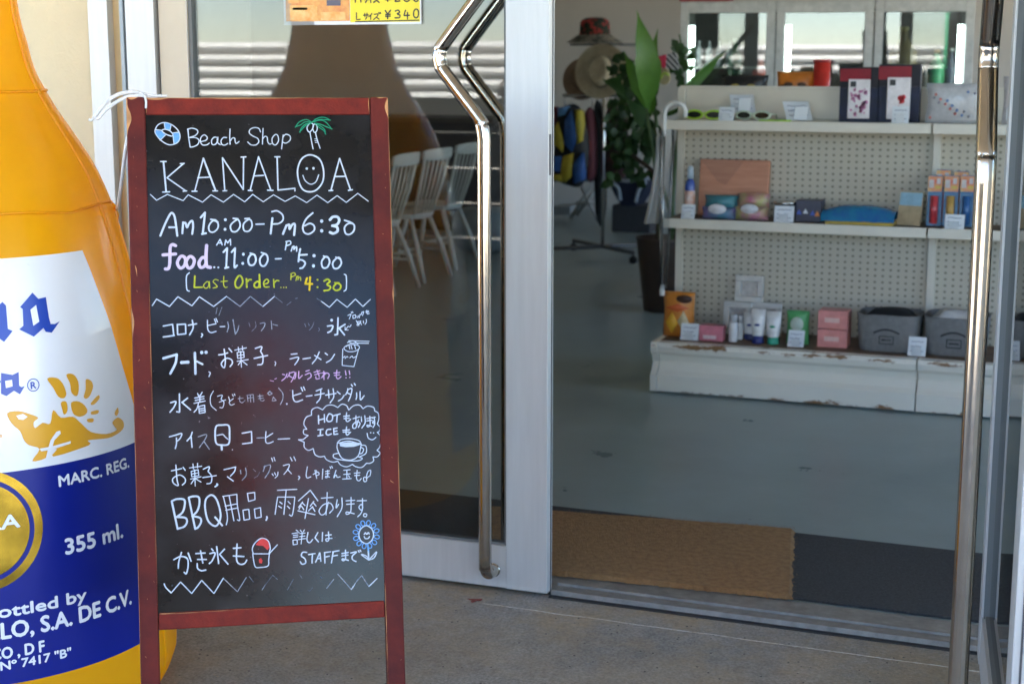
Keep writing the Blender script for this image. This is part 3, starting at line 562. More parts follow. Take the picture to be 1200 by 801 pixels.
S.flush('chalk_text', sign)
S.text(tI, 16, WH, '155,415 205,650/s155,412 200,395 260,400 265,450 245,510 195,548/s195,548 270,555 285,590 260,630 205,648/300,385 355,650/s300,382 340,372 385,380 390,440 370,500 330,540/s330,540 395,555 405,590 380,635 355,648/525,550 585,620'); S.text(tI, 15, WH, 'c485,362 445,400 440,480 465,580 520,625 555,600 572,530 550,430 520,375')
S.text(tI, 9, WH, 's595,375 620,480 630,560 620,615/590,372 710,355/s710,355 715,450 735,570 715,572/645,370 685,580/610,455 715,435/615,490 720,470/800,345 810,415 865,400 862,338 800,347/762,490 772,575 820,565 812,482 762,490/860,480 868,558 918,548 912,468 860,480'); S.text(tI, 14, WH, 's965,545 968,555 960,575')
S.text(tJ, 9, WH, '110,320 275,312/185,315 165,525/s112,378 105,420 90,525/112,378 258,378/s258,378 250,460 235,535 212,530/130,420 150,435/120,455 145,470/200,415 220,435/195,455 215,475/390,320 290,410/390,320 455,410/375,390 345,560/285,495 430,528/325,420 290,465/325,430 345,450/310,450 295,480/315,455 335,485/420,415 390,455/415,425 440,455/410,460 375,495/410,465 430,500/485,388 585,380/s535,340 530,440 525,530/s545,420 520,510 485,530 465,495 500,445 560,430 585,475 555,515/s620,400 610,470 632,440/s660,385 660,470 620,545/695,410 770,405/700,440 765,435/s738,380 735,500 700,525 700,505 765,520/790,410 870,408/s835,390 835,480 820,520 795,545/c825,440 805,465 825,490 838,465/c850,520 845,540 865,545 872,525')
S.flush('chalk_text', sign)
S.text(tK, 12, WH, 's172,402 230,375 285,390 295,450 280,520 260,510/s238,340 215,420 210,475/s295,345 320,415/360,350 440,345/375,400 450,400/s400,325 420,430/s372,435 375,475 405,495 445,490/538,290 555,435/s480,350 525,345 500,410 475,435/605,312 565,355/562,355 635,440/495,310 508,325/s712,268 708,400 735,440 775,435 795,405/680,305 745,300/680,370 770,375')
S.text(tL, 8, WH, '270,150 285,160/235,180 295,170/245,195 285,190/245,212 285,207/242,235 245,275 280,270 278,232 242,235/305,150 315,165/340,148 330,165/300,180 345,175/300,205 345,200/290,230 350,222/322,170 312,268'); S.text(tL, 10, WH, 's370,170 362,235 385,258 410,230/455,170 430,215 460,250/495,170 492,245/520,195 570,190/s545,165 548,230 530,245 525,225 575,220')
S.text(tL, 11, WH, 's360,340 325,340 315,370 345,395 350,430 320,440 305,420/375,358 430,350/408,355 405,430/470,345 435,425/472,345 480,415/448,395 478,390/512,342 515,430/510,342 562,335/515,380 552,372/585,340 570,430/580,335 635,325/580,372 622,365/660,350 715,340/660,370 712,362/s690,320 690,395 668,410 665,395 715,408/s735,345 785,335 750,370 750,400 780,418/800,325 808,338/815,320 822,332'); S.flush('chalk_text', sign)
S.text(tK, 8, M['chalk_red'], 'p870,275 905,230 945,218 980,250 990,300 970,320 935,285 900,282/p898,400 915,388 930,410 922,435 902,430'); S.text(tK, 9, WH, 's850,350 842,310 865,260 920,220 975,240 995,300 985,345/850,352 990,352/s845,350 855,420 870,465 910,468 975,455 982,400 988,350'); S.text(tL, 9, WH, '45,345 110,275'); S.flush('chalk_drawing', sign, 'cup of shaved ice with red syrup drawn in chalk')
for k in range(12):
    a = 2 * math.pi * k / 12 + .2; cx_, cy_ = 868 + 92 * math.cos(a), 188 + 100 * math.sin(a); ca, sa = math.cos(a), math.sin(a)
    pts = [(cx_ + ca * 22 * math.cos(t) - sa * 17 * math.sin(t), cy_ + sa * 22 * math.cos(t) + ca * 17 * math.sin(t)) for t in [i * math.pi / 4 for i in range(8)]]
    S.text(tL, 8, M['chalk_blue'], 'c' + ' '.join('%.1f,%.1f' % p for p in pts))
S.text(tL, 10, WH, 'c868,112 822,140 805,190 822,240 868,266 912,240 930,190 914,140/s850,187 860,172 868,184/s876,184 885,170 893,182/s850,205 860,222 885,220 895,205'); S.text(tL, 13, M['chalk_blue'], '880,270 888,340'); S.text(tL, 13, WH, '886,330 888,400'); S.text(tL, 10, WH, 's888,405 825,358 870,372 888,405/s890,405 955,335 935,385 890,405'); S.flush('chalk_drawing', sign, 'smiling flower with blue petals drawn in chalk')
S.text(tK, 11, WH, 's90,608 105,640 150,685'); S.text(tK, 9, WH, '150,685 230,592 325,690 410,578 515,690 595,560'); S.text(tK, 7, HA, '595,560 715,675 790,555/925,660 950,620'); S.text(tK, 7, FA, '815,545 850,590'); S.text(tL, 6, FA, '0,625 70,535 110,570/195,660 245,570/300,530 320,560/370,660 385,670 410,640/475,545 490,560'); S.text(tL, 7, HA, '530,645 590,570/625,525 740,655 790,580 828,538 890,630'); S.text(tL, 9, WH, '890,630 960,562/740,655 765,620'); S.flush('chalk_line', sign)

# ================================================================== POSTER on the left door
PY = DY + .028
S2 = Strokes(lambda x, y: aty(x, y, PY - .0029)); S2.b = Vector((1, 0, 0)); S2.u = Vector((0, 0, 1)); S2.n = Vector((0, -1, 0)); S2.mpp = 4.25 / FPX
p0 = aty(333, 28, PY); p1 = aty(494, 24, PY); pz = p0.z - .004
poster = thing('price_poster', 'yellow price poster with orange drink photos stuck on the glass door', 'poster', (p0.x, PY, pz))
xm = aty(411, 24, PY).x
MB().box((p0.x, PY - .0015, pz), (p1.x, PY, pz + .42)).build('paper', M['paper'], poster)
MB().box((xm, PY - .0025, pz + .006), (p1.x - .004, PY - .0017, pz + .414)).build('yellow_panel', mat('poster_yellow', (.80, .66, .03), .5), poster)
ph = MB(); ph.box((p0.x + .008, PY - .0025, pz + .010), (xm - .002, PY - .0017, pz + .414), 0)
def pq(x, y): q = aty(x, y, PY - .003); return (q.x, q.y, q.z)
for (xa, xb, ya, yb, mi) in ((340, 372, 6, 24, 1), (343, 360, 9, 12, 2), (376, 405, 14, 24, 1), (383, 399, 0, 7, 3), (338, 350, -8, 4, 1), (352, 372, -12, 2, 1)):
    a_, b_ = Vector(pq(xa, yb)), Vector(pq(xb, ya)); ph.box((a_.x, PY - .0034, a_.z), (b_.x, PY - .0026, b_.z), mi)
ph.build('drink_photo', [mat('poster_photo', (.75, .42, .12), .5, 0, c2=(.62, .20, .06), vscale=30), mat('poster_drink', (.80, .30, .05), .5, 0, c2=(.70, .55, .22), vscale=40), M['white'], mat('poster_dark', (.10, .10, .14), .5)], poster)
tP = (210, 0, 2.927)
S2.text(tP, 4, M['black'], '608,45 608,68 622,67/632,53 649,52/636,47 637,58/s644,46 644,58 639,67/s661,47 657,53 650,58/657,54 657,68/s669,50 682,49 678,58 667,68/676,59 686,67/684,44 687,48/689,43 691,47/605,75 822,70')
S2.text(tP, 5, M['black'], '707,37 715,49 725,36/715,49 715,65/708,51 724,50/708,57 724,56/s741,39 751,36 756,43 748,48 757,53 755,61 740,62/776,36 771,54 790,53/783,44 783,66/c812,32 805,40 805,56 813,62 820,55 820,38')
S2.text(tP, 5, M['black'], '604,8 605,-16 613,-3 622,-17 623,8/632,-5 649,-6/636,-11 637,0/s644,-12 644,0 639,9/s661,-11 657,-5 650,0/657,-4 657,9/s669,-8 682,-9 678,0 667,9/676,1 686,9/707,-18 715,-8 725,-19/715,-8 715,6/708,-6 724,-7/708,0 724,-1/s741,-12 748,-18 755,-12 740,5 757,4/c781,-18 773,-12 781,-7 788,-12/c781,-7 772,1 781,6 790,0/c812,-22 805,-14 805,0 813,6 820,0 820,-16')
S2.flush('lettering', poster)

# ================================================================== GIANT BOTTLE
AX = Vector((-2.593, 2.953, 0))
PROF = [(.36, -.062), (.405, -.058), (.445, -.03), (.468, .02), (.474, .06), (.468, .22), (.461, .4), (.452, .55), (.442, .7), (.422, .9), (.397, 1.02), (.370, 1.13), (.334, 1.23), (.296, 1.30), (.246, 1.38), (.219, 1.43), (.197, 1.48), (.184, 1.54), (.174, 1.58), (.166, 1.64), (.152, 1.78), (.142, 1.95), (.138, 2.08), (.150, 2.09), (.150, 2.16), (.138, 2.17), (.138, 2.19), (.146, 2.20), (.146, 2.26), (.120, 2.28), (.02, 2.285)]
def bR(z):
    for i in range(1, len(PROF)):
        if z <= PROF[i][1]:
            a, b = PROF[i - 1], PROF[i]; return a[0] + (b[0] - a[0]) * (z - a[1]) / max(1e-6, b[1] - a[1])
    return .02
R0 = .455      # label unrolled at this radius: s = angle * R0
def bpt(s, z, d=0.):
    th = s / R0; r = bR(z) + d; return AX + Vector((math.cos(th) * r, math.sin(th) * r, z))
def bhit(x, y):
    r = ray(x, y); lo = None; t = 2.0; f0 = None
    for i in range(1500):
        P = CAM + r * t; v = math.hypot(P.x - AX.x, P.y - AX.y) - bR(P.z)
        if v <= 0: break
        t += .0015
    return (math.atan2(P.y - AX.y, P.x - AX.x) * R0, P.z)
bottle = thing('inflatable_bottle', 'giant orange inflatable beer bottle with white and blue label, by the cream wall', 'inflatable', (AX.x, AX.y, -.06))
pf = [(r, z) for r, z in PROF]; V2 = catmull([(r, 0, z) for r, z in pf], False, 3); prof = [(max(.005, v.x), v.z) for v in V2]
mb = MB(); mb.lathe(prof, AX, 72); mb.build('body', M['orange'], bottle)
mb = MB()    # welded seams
for z in (1.426, 1.16):
    mb.tube([AX + Vector((math.cos(2 * math.pi * i / 72) * (bR(z) + .0015), math.sin(2 * math.pi * i / 72) * (bR(z) + .0015), z + (.006 * math.sin(i * .5) if z < 1.2 else 0))) for i in range(72)], .0035, 6, closed=True)
for th in (-48 + 62, -48 - 62, -48 + 180):
    mb.tube([AX + Vector((math.cos(R(th)) * (bR(z) + .001), math.sin(R(th)) * (bR(z) + .001), z)) for z in [.0 + k * .03 for k in range(69)]], .004, 6)
mb.build('seam', M['orange'], bottle)
def wrap(polys, name, m, d, parent=bottle, label=None, step=.02, tris=None):
    """flat outlines in (s, z) laid on the curved side of the bottle at d above it"""
    bm = bmesh.new()
    if tris is None:
        for poly in polys:
            P = [Vector((x, y, 0)) for x, y in poly]; vs_ = [bm.verts.new(p) for p in P]
            for t in tessellate_polygon([P]):
                try: bm.faces.new([vs_[i] for i in t])
                except ValueError: pass
    else:
        vs_ = [bm.verts.new((x, y, 0)) for x, y in tris[0]]
        for f in tris[1]:
            try: bm.faces.new([vs_[i] for i in f])
            except ValueError: pass
    xs_ = [v.co.x for v in bm.verts]; ys_ = [v.co.y for v in bm.verts]
    k = min(xs_) + step * .5
    while k < max(xs_):
        bmesh.ops.bisect_plane(bm, geom=bm.verts[:] + bm.edges[:] + bm.faces[:], plane_co=(k, 0, 0), plane_no=(1, 0, 0)); k += step
    if max(ys_) - min(ys_) > .06:
        k = min(ys_) + .025
        while k < max(ys_):
            bmesh.ops.bisect_plane(bm, geom=bm.verts[:] + bm.edges[:] + bm.faces[:], plane_co=(0, k, 0), plane_no=(0, 1, 0)); k += .05
    off = Vector(parent.location) if parent == bottle else Vector(bottle.location)
    for v in bm.verts: v.co = bpt(v.co.x, v.co.y, d) - off
    bm.normal_update()
    for f in bm.faces:
        c = f.calc_center_median() + off - AX
        if f.normal.x * c.x + f.normal.y * c.y < 0: f.normal_flip()
        f.smooth = True
    me = bpy.data.meshes.new(name); bm.to_mesh(me); bm.free(); me.materials.append(m)
    o = bpy.data.objects.new(name, me); col.objects.link(o); o.parent = parent
    if label: o['label'] = label
    return o
def wtext(body, s0, s1, z, hgt, m, d, name='lettering', bold=.0, parent=bottle, heavy=.045):
    cu = bpy.data.curves.new('lettering', 'FONT'); cu.body = body; cu.offset = bold; cu.size = 1; cu.resolution_u = 3
    t = bpy.data.objects.new('lettering_source', cu); col.objects.link(t)
    dg = bpy.context.evaluated_depsgraph_get(); me = bpy.data.meshes.new_from_object(t.evaluated_get(dg))
    col.objects.unlink(t); bpy.data.objects.remove(t); bpy.data.curves.remove(cu)
    xs_ = [v.co.x for v in me.vertices]; x0, x1 = min(xs_), max(xs_); k = (s1 - s0) / (x1 - x0)
    vs_ = [(s0 + (v.co.x - x0) * k, z + v.co.y * hgt / .72) for v in me.vertices]; fs = [tuple(p.vertices) for p in me.polygons]
    bpy.data.meshes.remove(me)
    o = wrap(None, name, m, d, tris=(vs_, fs), parent=parent)
    if heavy:          # thicken the strokes with shifted layers, each a hair above the last
        bm = bmesh.new(); bm.from_mesh(o.data); e = hgt * heavy
        for k, (dx_, dz_) in enumerate(((e, 0), (-e, 0), (0, e), (0, -e))):
            q_ = wrap(None, name, m, d + .00012 * (k + 1), tris=([(x_ + dx_, y_ + dz_) for x_, y_ in vs_], fs), parent=parent)
            bm.from_mesh(q_.data); me_ = q_.data; bpy.data.objects.remove(q_); bpy.data.meshes.remove(me_)
        bm.to_mesh(o.data); bm.free()
    return o
LC = R(-48) * R0                     # middle of the label
def mirror_s(s): return 2 * LC - s
rt = [(-5.15, 1.071), (-4.0, 1.04), (-1.825, .971), (.7, .89), (3.263, .813), (5.1, .76), (6.659, .718), (10.4, .602)]
rt = [(R(a_) * R0, z) for a_, z in rt]
wl = wrap([rt + [(mirror_s(s), z) for s, z in reversed(rt)]], 'white_label', M['lab_white'], .0025)
bl = [(R(10.5) * R0, .610), (R(13) * R0, .609), (R(13) * R0, .132), (mirror_s(R(13) * R0), .132), (mirror_s(R(13) * R0), .609)]
blo = wrap([bl], 'blue_label', M['lab_blue'], .003)
mc = (-.382, .485)
def circ(c, r, n=48): return [(c[0] + r * math.cos(2 * math.pi * i / n), c[1] + r * math.sin(2 * math.pi * i / n)) for i in range(n)]
def ringtris(c, r0, r1, n=48):
    a_ = circ(c, r0, n); b_ = circ(c, r1, n); return (a_ + b_, [(i, (i + 1) % n, n + (i + 1) % n, n + i) for i in range(n)])
med = wrap([circ(mc, .137)], 'gold_medallion', M['gold'], .004)
wrap(None, 'blue_ring', M['lab_blue'], .005, tris=ringtris(mc, .108, .118), parent=med)
def S_(px, py): return bhit(px, py)
def dspan(p, q): return S_(*p)[0], S_(*q)[0]
a_, b_ = dspan((2, 618), (22, 609)); wtext('EXTRA', 2 * mc[0] - b_ , b_, S_(12, 615)[1] - .004, .030, M['lab_text'], .0052, parent=med)
wtext('MARC. REG.', *dspan((68, 568), (148.5, 541)), S_(69, 569)[1], .025, M['lab_text'], .0045)
wtext('355 ml.', *dspan((76, 647), (142, 626)), S_(78, 648)[1], .036, M['lab_text'], .0045)
b_ = S_(100, 700)[0]; wtext('Bottled by', b_ - .225, b_, S_(60, 711)[1] - .001, .027, M['lab_text'], .0045)
b_ = S_(152, 706)[0]; wtext('MODELO, S.A. DE C.V.', b_ - .455, b_, S_(50, 738)[1] - .001, .037, M['lab_text'], .0045)
b_ = S_(51, 758)[0]; wtext('MEXICO , D F', b_ - .175, b_, S_(25, 766)[1] - .001, .026, M['lab_text'], .0045, bold=.0)
b_ = S_(82, 766)[0]; wtext('Nº 7417 "B"', b_ - .152, b_, S_(40, 777)[1], .020, M['lab_text'], .0045, bold=.0)
Z7 = lambda L: [S_(x / 2.859, 270 + y / 2.859) for x, y in L]
word = wrap([Z7([(65, 255), (105, 207), (125, 228), (150, 222), (160, 290), (166, 312), (180, 312), (196, 303), (170, 341), (150, 338), (142, 325), (110, 354), (62, 330), (76, 318), (74, 262)])], 'blackletter_word', M['lab_royal'], .0042, label='royal blue blackletter on the white label')
wrap([Z7([(98, 264), (117, 248), (128, 304), (108, 318)])], 'letter_opening', M['lab_white'], .005, parent=word)
nL = [S_(0, 354), S_(6, 356), S_(8, 385), S_(14, 387), S_(4, 400), S_(0, 396)]
dx = .105
sm_ = Z7([(-24, 264), (6, 238), (18, 250), (24, 328), (40, 335), (12, 372), (-14, 352), (-16, 285)]); sx0 = sm_[0][0]
def rel(pts, ds): return [(sx0 + ds + a, sm_[0][1] + b) for a, b in pts]
wrap([sm_], 'letter_stem', M['lab_royal'], .0042, parent=word)
def L_stem(x): return [(x - .016, -.012), (x, .006), (x + .016, -.008), (x + .016, -.082), (x + .026, -.088), (x + .004, -.104), (x - .016, -.086)]
def L_o(x): return [(x - .030, -.02), (x - .003, .008), (x + .030, -.02), (x + .030, -.08), (x, -.104), (x - .030, -.08)]
def L_hole(x): return [(x - .013, -.03), (x, -.018), (x + .012, -.034), (x + .012, -.07), (x, -.084), (x - .013, -.07)]
def L_flag(x): return [(x + .012, -.012), (x + .026, .004), (x + .038, -.014), (x + .026, -.028)]
def L_C(x): return [(x - .045, .02), (x, .05), (x + .045, .03), (x + .03, .005), (x, .02), (x - .018, .0), (x - .018, -.07), (x, -.085), (x + .035, -.07), (x + .045, -.085), (x, -.115), (x - .045, -.085)]
zz0 = sm_[0][1]
def letters(L, sx, k, m, d, nm): 
    for q_, poly in enumerate(L): wrap([[(sx + a_ * k, zz0 + dz_ + b_ * k) for a_, b_ in poly] for dz_ in (DZ,)], nm, m, d + .0001 * q_, parent=word)
DZ = 0.
letters([L_stem(-.032), [(-.018, -.014), (.004, .004), (.012, -.012), (-.016, -.03)], L_o(-.092), L_stem(-.158), L_flag(-.158), L_o(-.215), L_C(-.292)], sx0, 1, M['lab_royal'], .0042, 'letter_stem')
letters([L_hole(-.092), L_hole(-.215)], sx0, 1, M['lab_white'], .0052, 'letter_opening')
sx2, z2 = S_(1, 441); DZ = z2 - zz0
letters([L_stem(-.04), L_flag(-.04), L_stem(-.10), [(-.125, -.01), (-.075, .0), (-.075, -.018), (-.125, -.028)], [(-.185, .0), (-.165, .006), (-.135, -.09), (-.155, -.098)], [(-.14, .004), (-.13, -.012), (-.18, -.10), (-.19, -.084)], L_C(-.25), [(-.25, -.02), (-.215, -.02), (-.22, -.04), (-.25, -.04)]], sx2, .72, M['lab_royal'], .0042, 'letter_stem')
w2 = wrap([Z7([(2, 475), (40, 482), (60, 472), (62, 518), (70, 523), (80, 519), (65, 547), (45, 535), (20, 553), (2, 545)])], 'blackletter_word', M['lab_royal'], .0042)
wrap([Z7([(15, 502), (38, 498), (40, 520), (18, 526)])], 'letter_opening', M['lab_white'], .005, parent=w2)
rc = Z7([(109, 516)])[0]; wrap(None, 'trademark_ring', M['lab_royal'], .0042, tris=ringtris(rc, .0125, .0145, 24), parent=w2)
wtext('R', rc[0] - .006, rc[0] + .006, rc[1] - .0075, .015, M['lab_royal'], .0043, name='trademark_letter', bold=.0, parent=w2)
gr = wrap([Z7([(q_.x, q_.y) for q_ in catmull([(x_, y_, 0) for x_, y_ in L], True, 3)]) for L in ([(22, 610), (60, 603), (95, 612), (125, 625), (110, 640), (115, 660), (140, 642), (165, 645), (175, 600), (200, 625), (240, 622), (268, 645), (300, 673), (350, 680), (385, 668), (378, 655), (372, 640), (390, 625), (408, 640), (405, 665), (370, 690), (330, 697), (290, 702), (292, 718), (175, 755), (188, 730), (160, 735), (150, 760), (105, 770), (130, 730), (95, 717), (78, 700), (65, 670), (38, 645)],
    [(155, 495), (185, 492), (205, 510), (218, 545), (210, 560), (192, 555), (175, 525)], [(218, 482), (240, 480), (258, 505), (258, 545), (248, 553), (235, 540), (230, 510)], [(283, 498), (300, 502), (307, 520), (298, 550), (285, 562), (276, 555), (283, 530)],
    [(325, 550), (328, 562), (312, 580), (300, 582), (303, 572)], [(302, 605), (325, 600), (322, 612), (302, 615)], [(288, 630), (308, 628), (306, 640), (290, 640)], [(235, 575), (262, 572), (285, 592), (285, 612), (262, 622), (240, 610)], [(200, 575), (218, 572), (222, 600), (212, 615), (205, 600)], [(388, 592), (392, 605), (386, 620), (378, 612)], [(0, 680), (4, 682), (4, 690), (0, 692)])], 'winged_emblem', M['lab_orange'], .0042, label='orange winged beast emblem')
wrap([Z7(L) for L in ([(52, 618), (75, 612), (90, 622), (75, 632), (60, 630)], [(185, 672), (197, 668), (200, 678), (178, 700), (168, 735), (158, 765), (148, 768), (158, 728), (165, 700)], [(130, 728), (165, 722), (232, 703), (232, 711), (170, 732), (134, 737)])], 'emblem_slit', M['lab_white'], .005, parent=gr)
# clear tie tab on the shoulder
r_ = ray(137, 251); h2 = Vector((r_.x, r_.y)).normalized(); t_ = Vector((AX.x, AX.y)).dot(h2); tabp = CAM + r_ * (t_ / Vector((r_.x, r_.y)).length)
out = (tabp - AX); out.z = 0; out.normalize()
mb = MB(); mb.lathe([(.004, -.05), (.014, -.035), (.017, 0), (.013, .02), (.006, .028)], tabp - out * .012, 12); mb.build('tie_tab', M['orange'], bottle)

# white cord from the board to the bottle
mb = MB()
def bplus(px, py, d): return onplane(px, py, bp(0, 0, d), Bn)
def cordp(L, d=-.01): return catmull([bplus(x, y, d) for x, y in L], False, 6)
k1 = cordp([(176, 113.5), (168, 112), (160, 108), (150, 108), (138, 111), (125, 119), (115, 131), (110, 138)]); mb.tube(k1, .0042, 8)
k2 = cordp([(172, 115), (166, 112), (158, 112.5), (148, 114), (136, 120), (124, 129), (116, 138), (111, 139)], -.004); mb.tube(k2, .0038, 8)
mb.tube(cordp([(161, 108), (168, 111), (171, 118), (171, 127)], .003), .0025, 8)
mb.tube(cordp([(110, 138), (107, 141), (104, 140)], -.008), .0028, 6)
mb.tube(cordp([(168, 109.5), (180, 112), (196, 112.5)], -.006), .003, 6)
c3 = [bplus(150, 160, -.02), bplus(147, 176, -.03), bplus(145, 195, -.04).lerp(tabp, .2), bplus(141, 222, -.05).lerp(tabp, .55), tabp + Vector((0, 0, .012)), tabp]
mb.tube(catmull(c3, False, 6), .0042, 8)
o = mb.build('cord', M['cord']); tag(o, 'white cord tying the chalkboard corner to the bottle', 'cord')

# small dry red leaf scrap on the pavement
q = atz(556, 704, -.012); mb = MB(); V = []
for i in range(9):
    t = 2 * math.pi * i / 9; rr = .014 * (1 + .35 * math.sin(3 * t)); V.append(q + Vector((rr * 1.4 * math.cos(t), rr * .9 * math.sin(t), .004 + .004 * math.sin(2 * t))))
mb.prism([(v.x, v.y) for v in V], lambda a, b, d: Vector((a, b, q.z + d + .004 * math.sin((a - q.x) * 120))), .001, .004)
tag(mb.build('litter', mat('dry_red_leaf', (.16, .03, .02), .8)), 'small dark red scrap on the pavement by the closed door', 'litter')
for (px, py, s_) in ((420, 744, .006), (410, 738, .005), (440, 752, .008)):
    pass

# ================================================================== DOOR MATS
a_, b_ = atz(1112, 641), atz(1100, 712); y0, y1 = 4.215, aty(930, 629, 4.85).y
MB().box((-2.75, 4.19, .0005), (-.2, 4.80, .007)).build('mat_base', M['darkmat'])
o = bpy.data.objects['mat_base']; o.name = 'floor_mat'; tag(o, 'long flat dark grey mat just inside the doorway', 'mat')
# coir mat with a ragged edge, slightly turned
mb = MB(); cor = [atz(566, 590, .02), atz(931, 617, .02), atz(928, 698, .02), atz(556, 660, .02)]
nx, ny = 110, 44; V = []
for j in range(ny + 1):
    for i in range(nx + 1):
        fu, fv = i / nx, j / ny; p = (cor[0] * (1 - fu) + cor[1] * fu) * (1 - fv) + (cor[3] * (1 - fu) + cor[2] * fu) * fv
        e = 1 if i in (0, nx) or j in (0, ny) else 0
        jit = Vector((random.uniform(-1, 1), random.uniform(-1, 1), 0)) * (.004 if e else .001)
        V.append(p + jit + Vector((0, 0, -.010 * e + random.uniform(-.0006, .0006) + .002 * mnoise.noise(p * 5))))
F = [(j * (nx + 1) + i, j * (nx + 1) + i + 1, (j + 1) * (nx + 1) + i + 1, (j + 1) * (nx + 1) + i) for j in range(ny) for i in range(nx)]
mb.add(V, F)
edge = [i for i in range(nx + 1)] + [j * (nx + 1) + nx for j in range(1, ny + 1)] + [ny * (nx + 1) + i for i in range(nx - 1, -1, -1)] + [j * (nx + 1) for j in range(ny - 1, 0, -1)]
nE = len(edge); o0 = len(mb.v)
mb.add([Vector((V[i].x, V[i].y, .0085)) for i in edge], [])
for k in range(nE): mb.f.append([edge[k], edge[(k + 1) % nE], o0 + (k + 1) % nE, o0 + k]); mb.m.append(0); mb.sm.append(False)
for k in range(500):     # stray fibres along the rim
    p = V[random.choice(edge)].copy(); p.z = .018; d = Vector((random.uniform(-1, 1), random.uniform(-1, 1), random.uniform(-.2, .6))).normalized() * random.uniform(.006, .014); s_ = Vector((-d.y, d.x, 0)) * .08
    mb.add([p - s_, p + s_, p + d], [(0, 1, 2)])
for k in range(9000):
    p = random.choice(V) + Vector((random.uniform(-.01, .01), random.uniform(-.01, .01), 0)); d = Vector((random.uniform(-1, 1), random.uniform(-1, 1), random.uniform(.1, .5))).normalized() * random.uniform(.005, .009); s_ = Vector((-d.y, d.x, 0)) * .07
    mb.add([p - s_, p + s_, p + d], [(0, 1, 2)])
tag(mb.build('doormat', M['coir']), 'brown coir doormat with frayed edges on the shop floor', 'doormat')

# ================================================================== GONDOLA SHELVING
def cmat(name, c, rough=.5, **k): return mat(name, c, rough, **k)
M['shelf_white'] = mat('cream_enamel', (.70, .655, .56), .45, 0, var=.05, vscale=6)
def rusty():
    m = mat('rusty_enamel', (.76, .73, .65), .45)
    n = m.node_tree.nodes; L = m.node_tree.links; p = n['Principled BSDF']; g = n.new('ShaderNodeNewGeometry'); s = n.new('ShaderNodeSeparateXYZ'); L.new(g.outputs['Position'], s.inputs[0])
    def nz(sc_, off):
        mp = n.new('ShaderNodeMapping'); mp.inputs['Scale'].default_value = (1, 1, 2.2); mp.inputs['Location'].default_value = (off, 0, 0); L.new(g.outputs['Position'], mp.inputs[0])
        t = n.new('ShaderNodeTexNoise'); t.inputs['Scale'].default_value = sc_; t.inputs['Detail'].default_value = 8; t.inputs['Roughness'].default_value = .7; L.new(mp.outputs[0], t.inputs['Vector']); return t.outputs['Fac']
    def band(c, h):   # 1 near height c
        a = n.new('ShaderNodeMath'); a.operation = 'SUBTRACT'; a.inputs[1].default_value = c; L.new(s.outputs[2], a.inputs[0])
        b = n.new('ShaderNodeMath'); b.operation = 'ABSOLUTE'; L.new(a.outputs[0], b.inputs[0])
        r = n.new('ShaderNodeMapRange'); r.inputs[1].default_value = 0; r.inputs[2].default_value = h; r.inputs[3].default_value = .22; r.inputs[4].default_value = 0; L.new(b.outputs[0], r.inputs[0]); return r.outputs[0]
    def add(a, b):
        x = n.new('ShaderNodeMath'); x.operation = 'ADD'; L.new(a, x.inputs[0]); L.new(b, x.inputs[1]); return x.outputs[0]
    f = add(nz(7, 3.0), add(band(.222, .03), band(.012, .03)))
    cr = n.new('ShaderNodeValToRGB'); cr.color_ramp.elements[0].position = .70; cr.color_ramp.elements[1].position = .76
    cr.color_ramp.elements[0].color = (.76, .73, .65, 1); cr.color_ramp.elements[1].color = (.22, .11, .04, 1); L.new(f, cr.inputs[0]); L.new(cr.outputs[0], p.inputs['Base Color'])
    return m
M['rust'] = rusty()
M['deck'] = mat('worn_brown_deck', (.13, .075, .045), .6, 0, c2=(.20, .13, .08), vscale=14)
def pegmat():
    m = mat('pegboard', (.60, .57, .49), .7); n = m.node_tree.nodes; L = m.node_tree.links; p = n['Principled BSDF']
    g = n.new('ShaderNodeNewGeometry'); s = n.new('ShaderNodeSeparateXYZ'); L.new(g.outputs['Position'], s.inputs[0])
    def fr(o, pitch):
        a = n.new('ShaderNodeMath'); a.operation = 'DIVIDE'; a.inputs[1].default_value = pitch; L.new(o, a.inputs[0])
        b = n.new('ShaderNodeMath'); b.operation = 'FRACT'; L.new(a.outputs[0], b.inputs[0])
        c = n.new('ShaderNodeMath'); c.operation = 'SUBTRACT'; c.inputs[1].default_value = .5; L.new(b.outputs[0], c.inputs[0])
        d = n.new('ShaderNodeMath'); d.operation = 'POWER'; d.inputs[1].default_value = 2; L.new(c.outputs[0], d.inputs[0]); return d.outputs[0]
    a = n.new('ShaderNodeMath'); a.operation = 'ADD'; L.new(fr(s.outputs[0], .0345), a.inputs[0]); L.new(fr(s.outputs[2], .0285), a.inputs[1])
    cr = n.new('ShaderNodeValToRGB'); cr.color_ramp.elements[0].position = .028; cr.color_ramp.elements[1].position = .045
    cr.color_ramp.elements[0].color = (.24, .22, .17, 1); cr.color_ramp.elements[1].color = (.56, .515, .42, 1); L.new(a.outputs[0], cr.inputs[0]); L.new(cr.outputs[0], p.inputs['Base Color']); return m
M['peg'] = pegmat()
GX0, GX1, GXM = -1.975, .45, -.795
ZT, ZM, ZB = 1.226, .783, .238
gon = thing('shop_shelving', 'cream pegboard display shelving with rusty white base inside the doorway', 'shelving', (-1.3, 7.0, 0))
def base_panel(x0, x1):     # S-shaped kick panel
    pr = [(6.76, .0), (6.712, .01), (6.708, .085), (6.730, .105), (6.752, .14), (6.735, .175), (6.712, .19), (6.705, .215), (6.712, .234), (6.76, .236)]
    mb = MB(); mb.prism(pr, lambda y, z, d: Vector((d, y, z)), x0, x1); o = mb.build('kick_panel', M['rust'], gon); return o
base_panel(GX0 + .03, GXM - .003); base_panel(GXM + .003, GX1)
